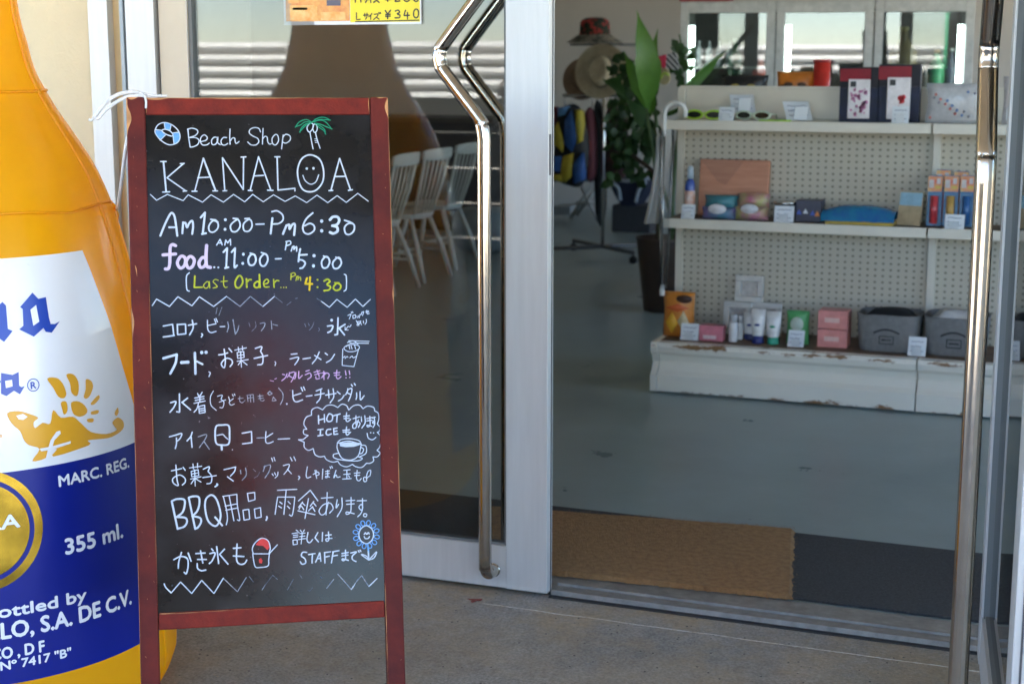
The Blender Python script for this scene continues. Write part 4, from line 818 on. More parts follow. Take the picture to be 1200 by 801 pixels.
pr = [(6.76, .0), (6.70, .01), (6.696, .085), (6.72, .105), (6.742, .14), (6.725, .175), (6.70, .19), (6.695, .215), (6.70, .237), (7.2, .237), (7.2, 0)]
MB().prism(pr, lambda y, z, d: Vector((d, y, z)), GX0, GX0 + .028).build('end_panel', M['rust'], gon)
MB().box((GX0 + .03, 6.762, .2), (GX1, 7.15, .2375)).build('deck', M['deck'], gon)
MB().box((GX0 + .01, 7.152, .2), (GXM - .005, 7.17, 1.363)).build('pegboard', M['peg'], gon); MB().box((GXM + .005, 7.152, .2), (GX1, 7.17, 1.363)).build('pegboard', M['peg'], gon)
for x in (GX0 + .0, GXM - .012, GX1): MB().box((x - .012, 7.125, .237), (x + .022, 7.151, 1.37)).build('upright', M['shelf_white'], gon, bevel=.002)
MB().box((GX0 + .024, 7.146, 1.232), (GX1, 7.151, 1.363)).build('header_panel', M['shelf_white'], gon)
MB().box((GX0 - .01, 7.145, 1.364), (GX1, 7.178, 1.376)).build('cap_strip', M['shelf_white'], gon)
for z in (ZT, ZM):
    for x0, x1 in ((GX0 + .01, GXM - .004), (GXM + .004, GX1)):
        mb = MB(); mb.box((x0, 6.85, z - .012), (x1, 7.124, z - .0005), 1 if z == ZM else 0); mb.box((x0, 6.838, z - .040), (x1, 6.8495, z + .003), 0); mb.box((x0, 6.852, z - .035), (x0 + .006, 7.12, z - .013), 0); mb.box((x1 - .006, 6.852, z - .035), (x1, 7.12, z - .013), 0)
        mb.build('shelf', [M['shelf_white'], M['deck']], gon, bevel=.0015)
mb = MB(); mb.box((GX0, 7.18, .95), (GX1, 7.5, .965)); mb.box((GX0, 7.18, 1.29), (GX1, 7.42, 1.302)); mb.box((GX0, 7.18, 0), (GX1, 7.6, .22)); mb.build('rear_shelf', M['shelf_white'], gon)

SPAL = {}
def sm(name, c, rough=.45, **k):
    if not k.get('c2') and not k.get('var'): k.update(var=.16, vscale=24)
    if name not in SPAL: SPAL[name] = mat(name, c, rough, **k)
    return SPAL[name]
def px_x(px, py, Y): return aty(px, py, Y).x
def px_z(px, py, Y): return aty(px, py, Y).z
def slab(mb, c, w_, h_, d_, mi=0, tilt=0., yaw=0., dz=0.):
    """box standing on c (bottom front centre), leaned back by tilt, turned by yaw"""
    m = Matrix.Translation(c) @ rot_z(yaw) @ Matrix.Rotation(-tilt, 4, 'X')
    mb.box((-w_ / 2, 0, dz), (w_ / 2, d_, dz + h_), mi, m); return m
CARDG = 'price cards on the shelving'
def price_card(pxl, pxr, pyt, z0, Y, label, tilt=.3, yaw=0., flat=False):
    x0, x1 = px_x(pxl, pyt + 8, Y), px_x(pxr, pyt + 8, Y); c = Vector(((x0 + x1) / 2, Y, z0 + .0015)); w_ = x1 - x0
    h_ = max(.03, px_z((pxl + pxr) / 2, pyt, Y) - z0) / math.cos(tilt) if not flat else .075
    t = thing('price_card', label, 'price card', c, CARDG)
    if flat: tilt = 1.1
    mb = MB(); m = slab(mb, c, w_, h_, .0015, 0, tilt, yaw); mb.build('card', M['paper'], t)
    mb = MB()
    for k in range(3):
        yy = h_ * (.75 - .25 * k); a_ = -w_ * .36; b_ = w_ * (.36 - .14 * (k % 2)); P = [m @ Vector((a_ + (b_ - a_) * i / 9, -.0012, yy + random.uniform(-1, 1) * h_ * .03)) for i in range(10)]; mb.tube(P, .0012, 4)
    mb.build('ink_line', M['ink'], t)
    mb = MB(); slab(mb, c + Vector((0, .003, 0)), w_ * .5, h_ * .6, .001, 0, -.5, yaw); mb.build('strut', M['paper'], t)
    return t
def pouch(mb, c, w_, h_, d_, mi=0, yaw=0., tilt=0., n=8):
    m = Matrix.Translation(c) @ rot_z(yaw) @ Matrix.Rotation(-tilt, 4, 'X'); V = []
    for j in range(n + 1):
        for i in range(n + 1):
            u_, v_ = i / n, j / n; b = (math.sin(math.pi * u_) ** .6) * (math.sin(math.pi * min(1, v_ * .9 + .06)) ** .5)
            V.append(m @ Vector(((u_ - .5) * w_ * (1 + .03 * math.cos(6 * v_)), -d_ / 2 * b, v_ * h_)))
    o = len(V)
    for j in range(n + 1):
        for i in range(n + 1):
            u_, v_ = i / n, j / n; b = (math.sin(math.pi * u_) ** .6) * (math.sin(math.pi * min(1, v_ * .9 + .06)) ** .5)
            V.append(m @ Vector(((u_ - .5) * w_ * (1 + .03 * math.cos(6 * v_)), d_ / 2 * b + .001, v_ * h_)))
    F = []
    for j in range(n):
        for i in range(n):
            a = j * (n + 1) + i; F.append((a, a + 1, a + n + 2, a + n + 1)); F.append((o + a + n + 1, o + a + n + 2, o + a + 1, o + a))
    for i in range(n): F += [(i + 1, i, o + i, o + i + 1), (n * (n + 1) + i, n * (n + 1) + i + 1, o + n * (n + 1) + i + 1, o + n * (n + 1) + i)]
    for j in range(n): a = j * (n + 1); F += [(a, a + n + 1, o + a + n + 1, o + a), (a + n + n + 1, a + n, o + a + n, o + a + n + n + 1)]
    mb.add(V, F, mi, True); return m

# ---- top shelf
def sunglasses(pxc, py, w_px, label, frame, lens, yaw, lift=0):
    Y = 6.93; c = aty(pxc, py, Y); c.z = ZT + .002 + lift; w_ = abs(px_x(pxc + w_px / 2, py, Y) - px_x(pxc - w_px / 2, py, Y))
    t = thing('sunglasses', label, 'sunglasses', c, 'sunglasses on the top shelf'); r = w_ * .23; m = Matrix.Translation(c) @ rot_z(yaw)
    mb = MB(); ml = MB()
    for s_ in (-1, 1):
        cc = Vector((s_ * w_ * .27, 0, .022)); P = []
        for i in range(24):
            a = 2 * math.pi * i / 24; P.append(m @ (cc + Vector((r * math.cos(a), .004 * math.cos(a) * s_, .019 * math.sin(a) * (1 if math.sin(a) > 0 else .9)))))
        mb.tube(P, .0042, 6, closed=True); ml.add(P, [tuple(range(24))])
        hx = Vector((s_ * w_ * .5, 0, .028)); mb.tube([m @ hx, m @ (hx + Vector((0, .05, .0))), m @ (hx + Vector((-s_ * .006, .11, -.004))), m @ (hx + Vector((-s_ * .01, .14, -.022)))], .003, 6)
    mb.tube([m @ Vector((-w_ * .06, 0, .028)), m @ Vector((0, -.002, .031)), m @ Vector((w_ * .06, 0, .028))], .0035, 6)
    mb.build('frame', frame, t); ml.build('lens', lens, t); return t
lens = mat('dark_lens', (.01, .015, .012), .1)
sunglasses(825, 137, 42, 'lime green framed sunglasses at the left end of the top shelf', sm('lime_plastic', (.42, .70, .03), .35), lens, .05)
sunglasses(882, 137, 40, 'white framed sunglasses beside the lime green pair', sm('pale_green_frame', (.55, .66, .52), .35), lens, -.12)
c = aty(908, 139, 6.90); c.z = ZT + .004
mb = MB(); mb.tube([c + Vector((x_, .01 * math.sin(x_ * 30), 0)) for x_ in (-.07, -.03, .02, .07)], .004, 6); tag(mb.build('glasses_cord', sm('lime_plastic', (.42, .70, .03))), 'lime green strap lying on the top shelf between price cards', 'strap')
price_card(842, 860, 126, ZT, 6.88, 'pale price card in front of the lime green sunglasses', .25)
price_card(858, 886, 112, ZT + .03, 6.99, 'white paper tag lying over the white sunglasses', .9, .35)
price_card(922, 953, 120, ZT + .004, 6.97, 'tilted white paper tag lying mid top shelf, left of the phone cases', .8, .45)
price_card(1045, 1065, 125, ZT, 6.87, 'small price card in front of the phone case with a red flower', .2)
def phone_case(pxl, pxr, pyt, label, deco):
    Y = 6.98; x0, x1 = px_x(pxl, 110, Y), px_x(pxr, 110, Y); h_ = px_z(pxl, pyt, Y) - ZT; w_ = x1 - x0; c = Vector(((x0 + x1) / 2, Y, ZT + .001))
    t = thing('phone_case_box', label, 'boxed case', c, 'boxed phone cases on the top shelf')
    mb = MB(); m = slab(mb, c, w_, h_ * .62, .045); mb.build('box', sm('navy_pack', (.005, .006, .014), .4, spec=.2, c2=(.012, .018, .06), vscale=14), t)
    mb = MB(); slab(mb, c, w_, h_ * .38, .045, 0, dz=h_ * .62 + .0005); mb.box((-w_ * .5, -.002, h_ * .74), (w_ * .28, -.001, h_ * .97), 1, Matrix.Translation(c)); mb.build('box_top', [sm('dark_pack', (.008, .006, .012), .4, spec=.2), sm('crimson_pack', (.26, .010, .022), .4, spec=.2)], t)
    mb = MB(); mb.box((-w_ * .28, -.008, h_ * .06), (w_ * .28, -.001, h_ * .78), 0, Matrix.Translation(c)); ph_ = mb.build('case', sm('case_white', (.72, .68, .70), .3), t, bevel=.004)
    mb = MB()
    for dx_, dz_, r in deco['spots']:
        mb.lathe([(r * w_, 0), (r * w_, .0015)], c + Vector((dx_ * w_, -.0095, dz_ * h_)), 10, deco.get('mi', 0), True, 1, 1, Matrix.Rotation(R(90), 4, 'X'))
    mb.build('case_print', deco['mat'], ph_)
    mb = MB(); mb.box((-w_ * .22, -.0105, h_ * .64), (-w_ * .08, -.0085, h_ * .74), 0, Matrix.Translation(c)); mb.build('camera_hole', M['black'], ph_)
    return t
rs = random.Random(3)
phone_case(984, 1030, 79, 'boxed phone case with busy pink pattern on the top shelf', dict(mat=sm('pink_print', (.55, .20, .38)), spots=[(rs.uniform(-.2, .2), rs.uniform(.12, .6), rs.uniform(.02, .05)) for _ in range(34)]))
phone_case(1029, 1078, 76, 'boxed white phone case with a red flower on the top shelf', dict(mat=sm('red_print', (.60, .04, .05)), spots=[(.05, .42, .07), (.12, .44, .06), (.09, .37, .06), (.05, .34, .03), (.02, .28, .02), (-.02, .22, .015)]))
x0, x1 = px_x(1086, 120, 6.97), px_x(1150, 120, 6.97); hh = px_z(1110, 98, 6.97) - ZT
t = thing('pattern_pouch', 'grey plastic pouch with small dots at the right end of the top shelf', 'pouch', ((x0 + x1) / 2, 6.97, ZT))
mb = MB(); m = pouch(mb, Vector(((x0 + x1) / 2, 6.97, ZT + .001)), x1 - x0, hh, .05); mb.build('bag', sm('grey_film', (.46, .47, .49), .2, bump=.4, bscale=22), t)
mb = MB()
for i in range(16):
    fx_, fz_ = .08 + .84 * ((i * .37) % 1), .14 + .7 * ((i * .61) % 1); b = (math.sin(math.pi * fx_) ** .6) * (math.sin(math.pi * min(1, fz_ * .9 + .06)) ** .5)
    mb.lathe([(.006, 0), (.006, .002)], m @ Vector(((fx_ - .5) * (x1 - x0), -.025 * b - .0005, fz_ * hh)), 8, i % 3, True, 1, 1, Matrix.Rotation(R(90), 4, 'X'))
mb.build('dot_print', [sm('pale_red', (.6, .15, .12)), sm('pale_blue', (.15, .25, .5)), sm('pale_grey', (.25, .25, .3))], t)
# things on the far side of the shelving, showing over its top edge
def rear_pack(pxl, pxr, pyt, label, m1, m2, name='snack_bag'):
    Y = 7.30; x0, x1 = px_x(pxl, 95, Y), px_x(pxr, 95, Y); z1 = px_z(pxl, pyt, Y); c = Vector(((x0 + x1) / 2, Y, 1.303)); t = thing(name, label, 'snack bag', c, 'snack bags behind the shelving')
    mb = MB(); m = pouch(mb, c, x1 - x0, z1 - 1.303, .07); mb.build('bag', m1, t); mb = MB()
    for k in range(5): mb.lathe([(.016, 0), (.013, .002)], m @ Vector(((k - 2) * (x1 - x0) * .17, -.033, (z1 - 1.303) * (.45 + .12 * (k % 2)))), 8, 0, True, 1.4, .8, Matrix.Rotation(R(90), 4, 'X'))
    mb.build('bag_print', m2, t); return t
rear_pack(846, 900, 88, 'black snack bag with yellow spots behind the top shelf', sm('black_film', (.02, .02, .022), .25), sm('mustard_print', (.40, .30, .05)))
rear_pack(911, 956, 84, 'orange snack bag left of the red tube', sm('orange_film', (.62, .20, .03), .3), sm('brown_print', (.10, .045, .02)))
c = aty(963, 88, 7.28); c.z = 1.303; t = thing('snack_tube', 'red snack tube standing behind the top shelf', 'tube', c); zt = px_z(963, 70, 7.28) - 1.303
MB().lathe([(.037, 0), (.038, .004), (.038, zt - .014)], c, 20).build('tube', sm('red_tube', (.55, .03, .02), .35), t); MB().lathe([(.0395, zt - .0135), (.0395, zt), (.03, zt + .001)], c, 20).build('lid', sm('red_lid', (.40, .03, .03), .3), t)

# ---- middle shelf
Yf = 6.95
c = aty(808, 252, Yf); c.z = ZM; zt = px_z(808, 194, Yf) - ZM; t = thing('spray_bottle', 'blue spray bottle with orange label and clear cap on the middle shelf', 'bottle', c)
MB().lathe([(.018, 0), (.023, .004), (.023, zt * .62), (.018, zt * .70), (.011, zt * .74)], c, 20).build('bottle_body', sm('blue_bottle', (.05, .10, .38), .25), t); MB().lathe([(.012, zt * .742), (.016, zt * .75), (.015, zt * .95), (.008, zt)], c, 16).build('cap', sm('clear_cap', (.45, .52, .58), .15), t); MB().lathe([(.0236, zt * .22), (.0236, zt * .52)], c, 20, cap=False).build('label_band', sm('orange_label', (.70, .24, .05), .4, c2=(.75, .72, .75), vscale=30), t)
c = Vector(((px_x(818, 215, 7.06) + px_x(900, 215, 7.06)) / 2, 7.055, ZM + .001)); w_ = px_x(900, 215, 7.06) - px_x(818, 215, 7.06); h_ = px_z(850, 187, 7.06) - ZM
t = thing('clutch_bag', 'flat salmon wood-grain clutch bag leaning at the back of the middle shelf', 'bag', c); gmt = sm('salmon_grain', (.62, .30, .19), .55, c2=(.50, .21, .12), vscale=9, stretch=(.6, 1, 7))
mb = MB(); m = slab(mb, c, w_, h_, .03, 0, .12); mb.build('body', gmt, t, bevel=.006); mb = MB(); mb.prism([(-w_ * .48, h_ * .985), (w_ * .14, h_ * .985), (-w_ * .10, h_ * .55), (-w_ * .22, h_ * .60)][::-1], lambda a, b, d: m @ Vector((a, d, b)), -.004, -.0008); mb.build('flap', sm('salmon_flap', (.50, .24, .15), .5, c2=(.42, .18, .11), vscale=9, stretch=(.6, 1, 7)), t)
def wipes(pxl, pxr, pyt, label, ma, mb_):
    Y = 6.90; x0, x1 = px_x(pxl, 250, Y), px_x(pxr, 250, Y); h_ = px_z(pxl, pyt, Y) - ZM; c = Vector(((x0 + x1) / 2, Y + .02, ZM + .001)); w_ = x1 - x0; t = thing('wipes_pack', label, 'wipes pack', c, 'packs of wipes on the middle shelf')
    mb = MB(); m = pouch(mb, c, w_, h_ * .5, .09); mb.build('pack', ma, t); mb = MB(); pouch(mb, c + Vector((.004, .012, h_ * .46)), w_ * .95, h_ * .54, .08, 0, 0, .2); mb.build('pack_top', mb_, t)
    mb = MB(); mb.lathe([(w_ * .27, 0), (w_ * .25, .003)], m @ Vector((0, -.046, h_ * .46)), 20, 0, True, 1, .55, Matrix.Rotation(R(90), 4, 'X')); mb.build('sticker', sm('pale_sticker', (.62, .62, .66), .4), t)
wipes(822, 862, 229, 'teal and purple pack of wipes in front of the clutch bag', sm('teal_film', (.05, .25, .30), .35, c2=(.28, .14, .42), vscale=9), sm('teal_film2', (.06, .22, .26), .35))
wipes(860, 899, 227, 'lime and pink pack of wipes in front of the clutch bag', sm('pinklime_film', (.52, .14, .34), .35, c2=(.40, .50, .10), vscale=11), sm('lime_film', (.38, .50, .12), .35, c2=(.50, .14, .26), vscale=14))
c = aty(920, 252, 6.95); c.z = ZM + .001; t = thing('round_tin', 'shiny round tin on the middle shelf beside the wipes', 'tin', c); zt = px_z(920, 236, 6.95) - ZM
MB().lathe([(.048, 0), (.05, .003), (.05, zt - .012)], c, 28).build('tin_body', sm('dark_tin', (.10, .10, .11), .3), t); MB().lathe([(.052, zt - .0115), (.052, zt - .002), (.044, zt), (.01, zt + .002)], c, 28).build('lid', M['steel'], t)
x0, x1 = px_x(932, 250, 6.92), px_x(962, 250, 6.92); h_ = px_z(945, 235, 6.92) - ZM; c = Vector(((x0 + x1) / 2, 6.92, ZM + .001)); t = thing('small_box', 'small dark box with blue and orange shapes on the middle shelf', 'box', c)
mb = MB(); slab(mb, c, x1 - x0, h_, .09); mb.build('carton', sm('dark_carton', (.05, .05, .08), .4), t, bevel=.002); mb = MB()
for k, (a_, b_, mi) in enumerate(((-.35, .45, 0), (-.1, .5, 1), (.18, .42, 0), (.36, .4, 2))): mb.prism([(-.012, -.010), (.012, -.010), (0, .012)], lambda p_, q_, d: c + Vector((a_ * (x1 - x0) + p_, d, b_ * h_ + q_)), -.0025, -.0008, mi)
mb.build('carton_print', [sm('royal_print', (.05, .10, .45)), sm('white_print', (.65, .65, .68)), sm('orange_print', (.65, .22, .04))], t)
x0, x1 = px_x(964, 255, 6.93), px_x(1050, 255, 6.93); h_ = px_z(1000, 240, 6.93) - ZM; c = Vector(((x0 + x1) / 2, 6.95, ZM + .016)); t = thing('folded_sheet', 'blue folded leisure sheet with yellow underside on the middle shelf', 'sheet', c - Vector((0, 0, .015)))
mb = MB(); n = 24; V = []
for j in range(9):
    for i in range(n + 1):
        a_ = i / n; b_ = j / 8; prof_ = math.sin(math.pi * b_) ** .4 * (math.sin(math.pi * min(.96, max(.04, a_))) ** .22); V.append(c + Vector(((a_ - .5) * (x1 - x0), (b_ - .5) * .16, (h_ - .016) * prof_ + .003 * mnoise.noise((a_ * 9, b_ * 5, 1)))))
mb.add(V, [(j * (n + 1) + i, j * (n + 1) + i + 1, (j + 1) * (n + 1) + i + 1, (j + 1) * (n + 1) + i) for j in range(8) for i in range(n)], 0, True); mb.build('cover', sm('blue_foil', (.02, .12, .36), .22, c2=(.02, .22, .36), vscale=16, bump=.6, bscale=30), t)
mb = MB(); mb.box((x0 + .02, 6.872, ZM + .001), (x1 - .004, 7.03, ZM + .0155)); mb.build('underside', sm('yellow_foil', (.50, .34, .04), .35), t, bevel=.004)
price_card(798, 814, 240, ZM, 6.865, 'price card in front of the blue spray bottle', .2)
price_card(907, 930, 242, ZM, 6.87, 'price card leaning on the round tin', .2)
c = aty(1064, 255, 6.95); c.z = ZM + .001; t = thing('picture_card', 'pale blue and tan card propped on the middle shelf by the upright', 'card', c); h_ = px_z(1066, 224, 6.95) - ZM
mb = MB(); m = slab(mb, c, .105, h_, .012, 0, .25, -.25); mb.build('backing', sm('tan_card', (.46, .36, .22), .5), t); mb = MB(); mb.box((-.05, -.003, h_ * .58), (.05, -.001, h_ * .96), 0, m); mb.build('header', sm('sky_card', (.30, .50, .62), .5), t)
def blister(pxc, label, body, Y=6.97, pyt=206):
    c = aty(pxc, 255, Y); c.z = ZM + .001; h_ = px_z(pxc, pyt, Y) - ZM; t = thing('toy_pack', label, 'hanging pack', c, 'red headed toy packs on the middle shelf')
    mb = MB(); slab(mb, c, .062, h_, .006, 0, .1); mb.build('backing', sm('navy_back', (.03, .07, .20), .4, c2=(.03, .18, .34), vscale=20), t); mb = MB(); m = slab(mb, c + Vector((0, -.012, 0)), .060, h_ * .30, .004, 0, .1, 0, h_ * .69); mb.box((-.026, -.0015, h_ * .76), (-.006, -.0003, h_ * .92), 1, m); mb.box((.002, -.0015, h_ * .74), (.024, -.0003, h_ * .80), 2, m); mb.box((.006, -.0015, h_ * .84), (.022, -.0003, h_ * .95), 1, m); mb.build('header', [sm('red_header', (.62, .06, .05), .4, c2=(.70, .45, .12), vscale=18), sm('header_white', (.55, .50, .48)), sm('header_yellow', (.60, .42, .05))], t)
    mb = MB(); mb.tube([c + Vector((0, -.012, .012)), c + Vector((0, -.008, h_ * .60))], .017, 10); mb.build('toy', body, t)
blister(1094, 'red headed toy pack at the left of its row, next to the upright', sm('red_toy', (.50, .05, .06), .3)); blister(1113, 'toy pack with a tan tube, in the middle of its row', sm('tan_toy', (.50, .30, .08), .3)); blister(1132, 'toy pack with a blue tube, next to the door handle', sm('blue_toy', (.03, .12, .32), .3))
blister(1103, 'toy pack with a red tube, tucked behind the left pair of its row', sm('red_toy2', (.40, .06, .05), .3), 7.03, 199); blister(1124, 'toy pack with an orange tube, tucked behind the right pair of its row', sm('orange_toy', (.55, .22, .05), .3), 7.03, 201)
price_card(1107, 1130, 252, ZM, 6.865, 'price card in front of the toy packs', .2)

# ---- base deck
Yb = 6.88
x0, x1 = px_x(778, 365, Yb), px_x(814, 365, Yb); h_ = px_z(796, 342, Yb) - ZB; c = Vector(((x0 + x1) / 2, Yb, ZB + .001)); t = thing('snack_pouch', 'orange stand-up pouch with brown top on the base shelf', 'pouch', c)
mb = MB(); m = pouch(mb, c, x1 - x0, h_, .07); mb.build('bag', sm('orange_pouch', (.66, .24, .04), .35), t); mb = MB(); mb.lathe([(.035, 0), (.030, .004)], m @ Vector(((x1 - x0) * .2, -.026, h_ * .86)), 16, 0, True, 1.1, .55, Matrix.Rotation(R(90), 4, 'X')); mb.lathe([(.03, 0), (.026, .004)], m @ Vector((-(x1 - x0) * .17, -.034, h_ * .32)), 4, 1, True, 1, 1.7, Matrix.Rotation(R(90), 4, 'X')); mb.lathe([(.028, 0), (.024, .004)], m @ Vector(((x1 - x0) * .2, -.034, h_ * .36)), 4, 2, True, 1, 1.8, Matrix.Rotation(R(90), 4, 'X')); mb.lathe([(.055, 0), (.05, .003)], m @ Vector((0, -.035, h_ * .66)), 4, 3, True, 1.1, .35, Matrix.Rotation(R(90), 4, 'X')); mb.build('bag_print', [sm('choc_print', (.07, .03, .02)), sm('amber_print', (.75, .40, .03)), sm('cream_print', (.70, .58, .35)), sm('redorange_print', (.60, .12, .03))], t)
price_card(797, 818, 380, ZB, 6.79, 'price card between the orange pouch and the pink box', .3)
x0, x1 = px_x(819, 390, 6.80), px_x(847, 390, 6.80); h_ = px_z(833, 382, 6.80) - ZB; c = Vector(((x0 + x1) / 2, 6.80, ZB + .001)); t = thing('soap_box', 'low pink box lying on the base shelf', 'box', c); mb = MB(); slab(mb, c, x1 - x0, max(.04, h_), .06); mb.build('carton', sm('pink_carton', (.62, .20, .26), .4), t, bevel=.003); MB().box((x0 + .02, 6.797, ZB + .012), (x1 - .03, 6.7995, ZB + .028)).build('label_patch', sm('pale_pink', (.72, .55, .58)), t)
def frame(pxl, pxr, pyt, z0, Y, label, name='photo_frame'):
    x0, x1 = px_x(pxl, pyt + 12, Y), px_x(pxr, pyt + 12, Y); w_ = x1 - x0; h_ = px_z((pxl + pxr) / 2, pyt, Y) - z0; c = Vector(((x0 + x1) / 2, Y, z0)); t = thing(name, label, 'photo frame', c, 'white photo frames on the base shelf')
    m = Matrix.Translation(c) @ Matrix.Rotation(-.1, 4, 'X'); b = w_ * .2; mb = MB(); fm = sm('white_frame', (.62, .60, .56), .45, var=.08, vscale=20)
    mb.box((-w_ / 2, 0, 0), (w_ / 2, .016, b), 0, m); mb.box((-w_ / 2, 0, h_ - b), (w_ / 2, .016, h_), 0, m); mb.box((-w_ / 2, 0, b + .0005), (-w_ / 2 + b, .016, h_ - b - .0005), 0, m); mb.box((w_ / 2 - b, 0, b + .0005), (w_ / 2, .016, h_ - b - .0005), 0, m); mb.build('moulding', fm, t, bevel=.003)
    mb = MB(); mb.box((-w_ / 2 + b + .001, .009, b + .001), (w_ / 2 - b - .001, .011, h_ - b - .001), 0, m); mb.build('picture', sm('picture_grey', (.36, .36, .36), .15, c2=(.60, .60, .58), vscale=26), t)
    return h_
hf = frame(847, 880, 354, ZB + .001, 7.02, 'white photo frame left of the row, under the upper frame'); frame(880, 915, 355, ZB + .001, 7.035, 'white photo frame behind the cream tubes')
frame(861, 894, 323, ZB + hf + .001, 7.045, 'white photo frame topmost, resting on the two below')
def lotion(px, pyt, label, r, cm, Y=6.87):
    c = aty(px, 395, Y); c.z = ZB + .001; h_ = px_z(px, pyt, Y) - ZB; t = thing('lotion_bottle', label, 'bottle', c, 'small white bottles on the base shelf'); MB().lathe([(r * .9, 0), (r, .004), (r, h_ * .66), (r * .8, h_ * .70)], c, 16).build('bottle_body', sm('white_bottle', (.66, .67, .68), .3), t); MB().lathe([(r * .82, h_ * .702), (r * .82, h_ * .97), (r * .6, h_)], c, 16).build('cap', cm, t); return t
lotion(859, 368, 'grey capped white bottle in front of the photo frames', .021, sm('grey_cap', (.45, .46, .48), .3), 6.83); lotion(866, 369, 'second white bottle tucked behind the grey capped one', .019, sm('grey_cap2', (.40, .41, .43), .3), 6.9)
def cream_tube(px, pyt, label, cm, st, Y=6.84):
    c = aty(px, 397, Y); c.z = ZB + .001; h_ = px_z(px, pyt, Y) - ZB; w_ = .035; t = thing('cream_tube', label, 'tube', c, 'cream tubes standing on their caps'); MB().lathe([(w_ * .75, 0), (w_ * .8, .003), (w_ * .72, h_ * .22)], c, 18).build('cap', cm, t)
    V = []; n = 18; F = []
    for k, (a_, b_, zz) in enumerate(((w_ * .72, w_ * .72, .222), (w_ * .88, w_ * .7, .45), (w_ * .95, w_ * .42, .75), (w_ * 1.0, w_ * .08, 1.0))):
        V += [c + Vector((a_ * math.cos(2 * math.pi * i / n), b_ * math.sin(2 * math.pi * i / n), h_ * zz)) for i in range(n)]
        if k: F += [((k - 1) * n + i, (k - 1) * n + (i + 1) % n, k * n + (i + 1) % n, k * n + i) for i in range(n)]
    F.append(tuple(range(3 * n, 4 * n))); mb = MB(); mb.add(V, F, 0, True); mb.build('tube', sm('tube_white', (.70, .70, .70), .3), t); mb = MB(); mb.lathe([(w_ * .62, 0), (w_ * .6, .002)], c + Vector((0, -w_ * .62, h_ * .55)), 14, 0, True, .6, .28, Matrix.Rotation(R(90), 4, 'X')); mb.build('tube_print', st, t); return t
cream_tube(888, 362, 'cream tube with navy cap on the base shelf', sm('navy_cap', (.02, .03, .16), .3), sm('navy_print', (.05, .07, .25))); cream_tube(906, 365, 'cream tube with teal green cap on the base shelf', sm('teal_cap', (.03, .32, .22), .3), sm('green_print', (.08, .40, .22))); cream_tube(879, 366, 'cream tube half hidden behind the navy capped one', sm('navy_cap2', (.03, .04, .14), .3), sm('navy_print', (.05, .07, .25)), 6.92)
x0, x1 = px_x(922, 385, Yb), px_x(948, 385, Yb); h_ = px_z(935, 364, Yb) - ZB; c = Vector(((x0 + x1) / 2, Yb, ZB + .001)); t = thing('tissue_pack', 'green pack with pale oval on the base shelf', 'pack', c); mb = MB(); m = pouch(mb, c, x1 - x0, h_, .05); mb.build('bag', sm('green_film', (.10, .38, .14), .35), t); mb = MB(); mb.lathe([(.030, 0), (.027, .003)], m @ Vector((0, -.0255, h_ * .62)), 16, 0, True, 1, 1.1, Matrix.Rotation(R(90), 4, 'X')); mb.build('bag_print', sm('pale_green_print', (.50, .58, .50)), t)
price_card(923, 942, 388, ZB, 6.80, 'price card in front of the green pack', .3)
for k, (za, lab_) in enumerate(((0, 'salmon pink box at the bottom of the stack of two'), (1, 'salmon pink box on top of the stack of two'))):
    x0, x1 = px_x(958, 385, 6.84), px_x(993, 385, 6.84); hz = (px_z(975, 364, 6.84) - ZB) / 2; c = Vector(((x0 + x1) / 2, 6.84, ZB + .001 + za * (hz + .0005))); t = thing('pink_box', lab_, 'box', c, 'stacked salmon pink boxes'); mb = MB(); slab(mb, c, x1 - x0, hz - .002, .10); mb.build('carton', sm('salmon_carton', (.68, .26, .24), .4), t, bevel=.003); mb = MB(); mb.box((-.035, -.002, hz * .35), (.03, -.0007, hz * .6), 0, Matrix.Translation(c)); mb.build('carton_print', sm('pale_salmon', (.74, .48, .44)), t)
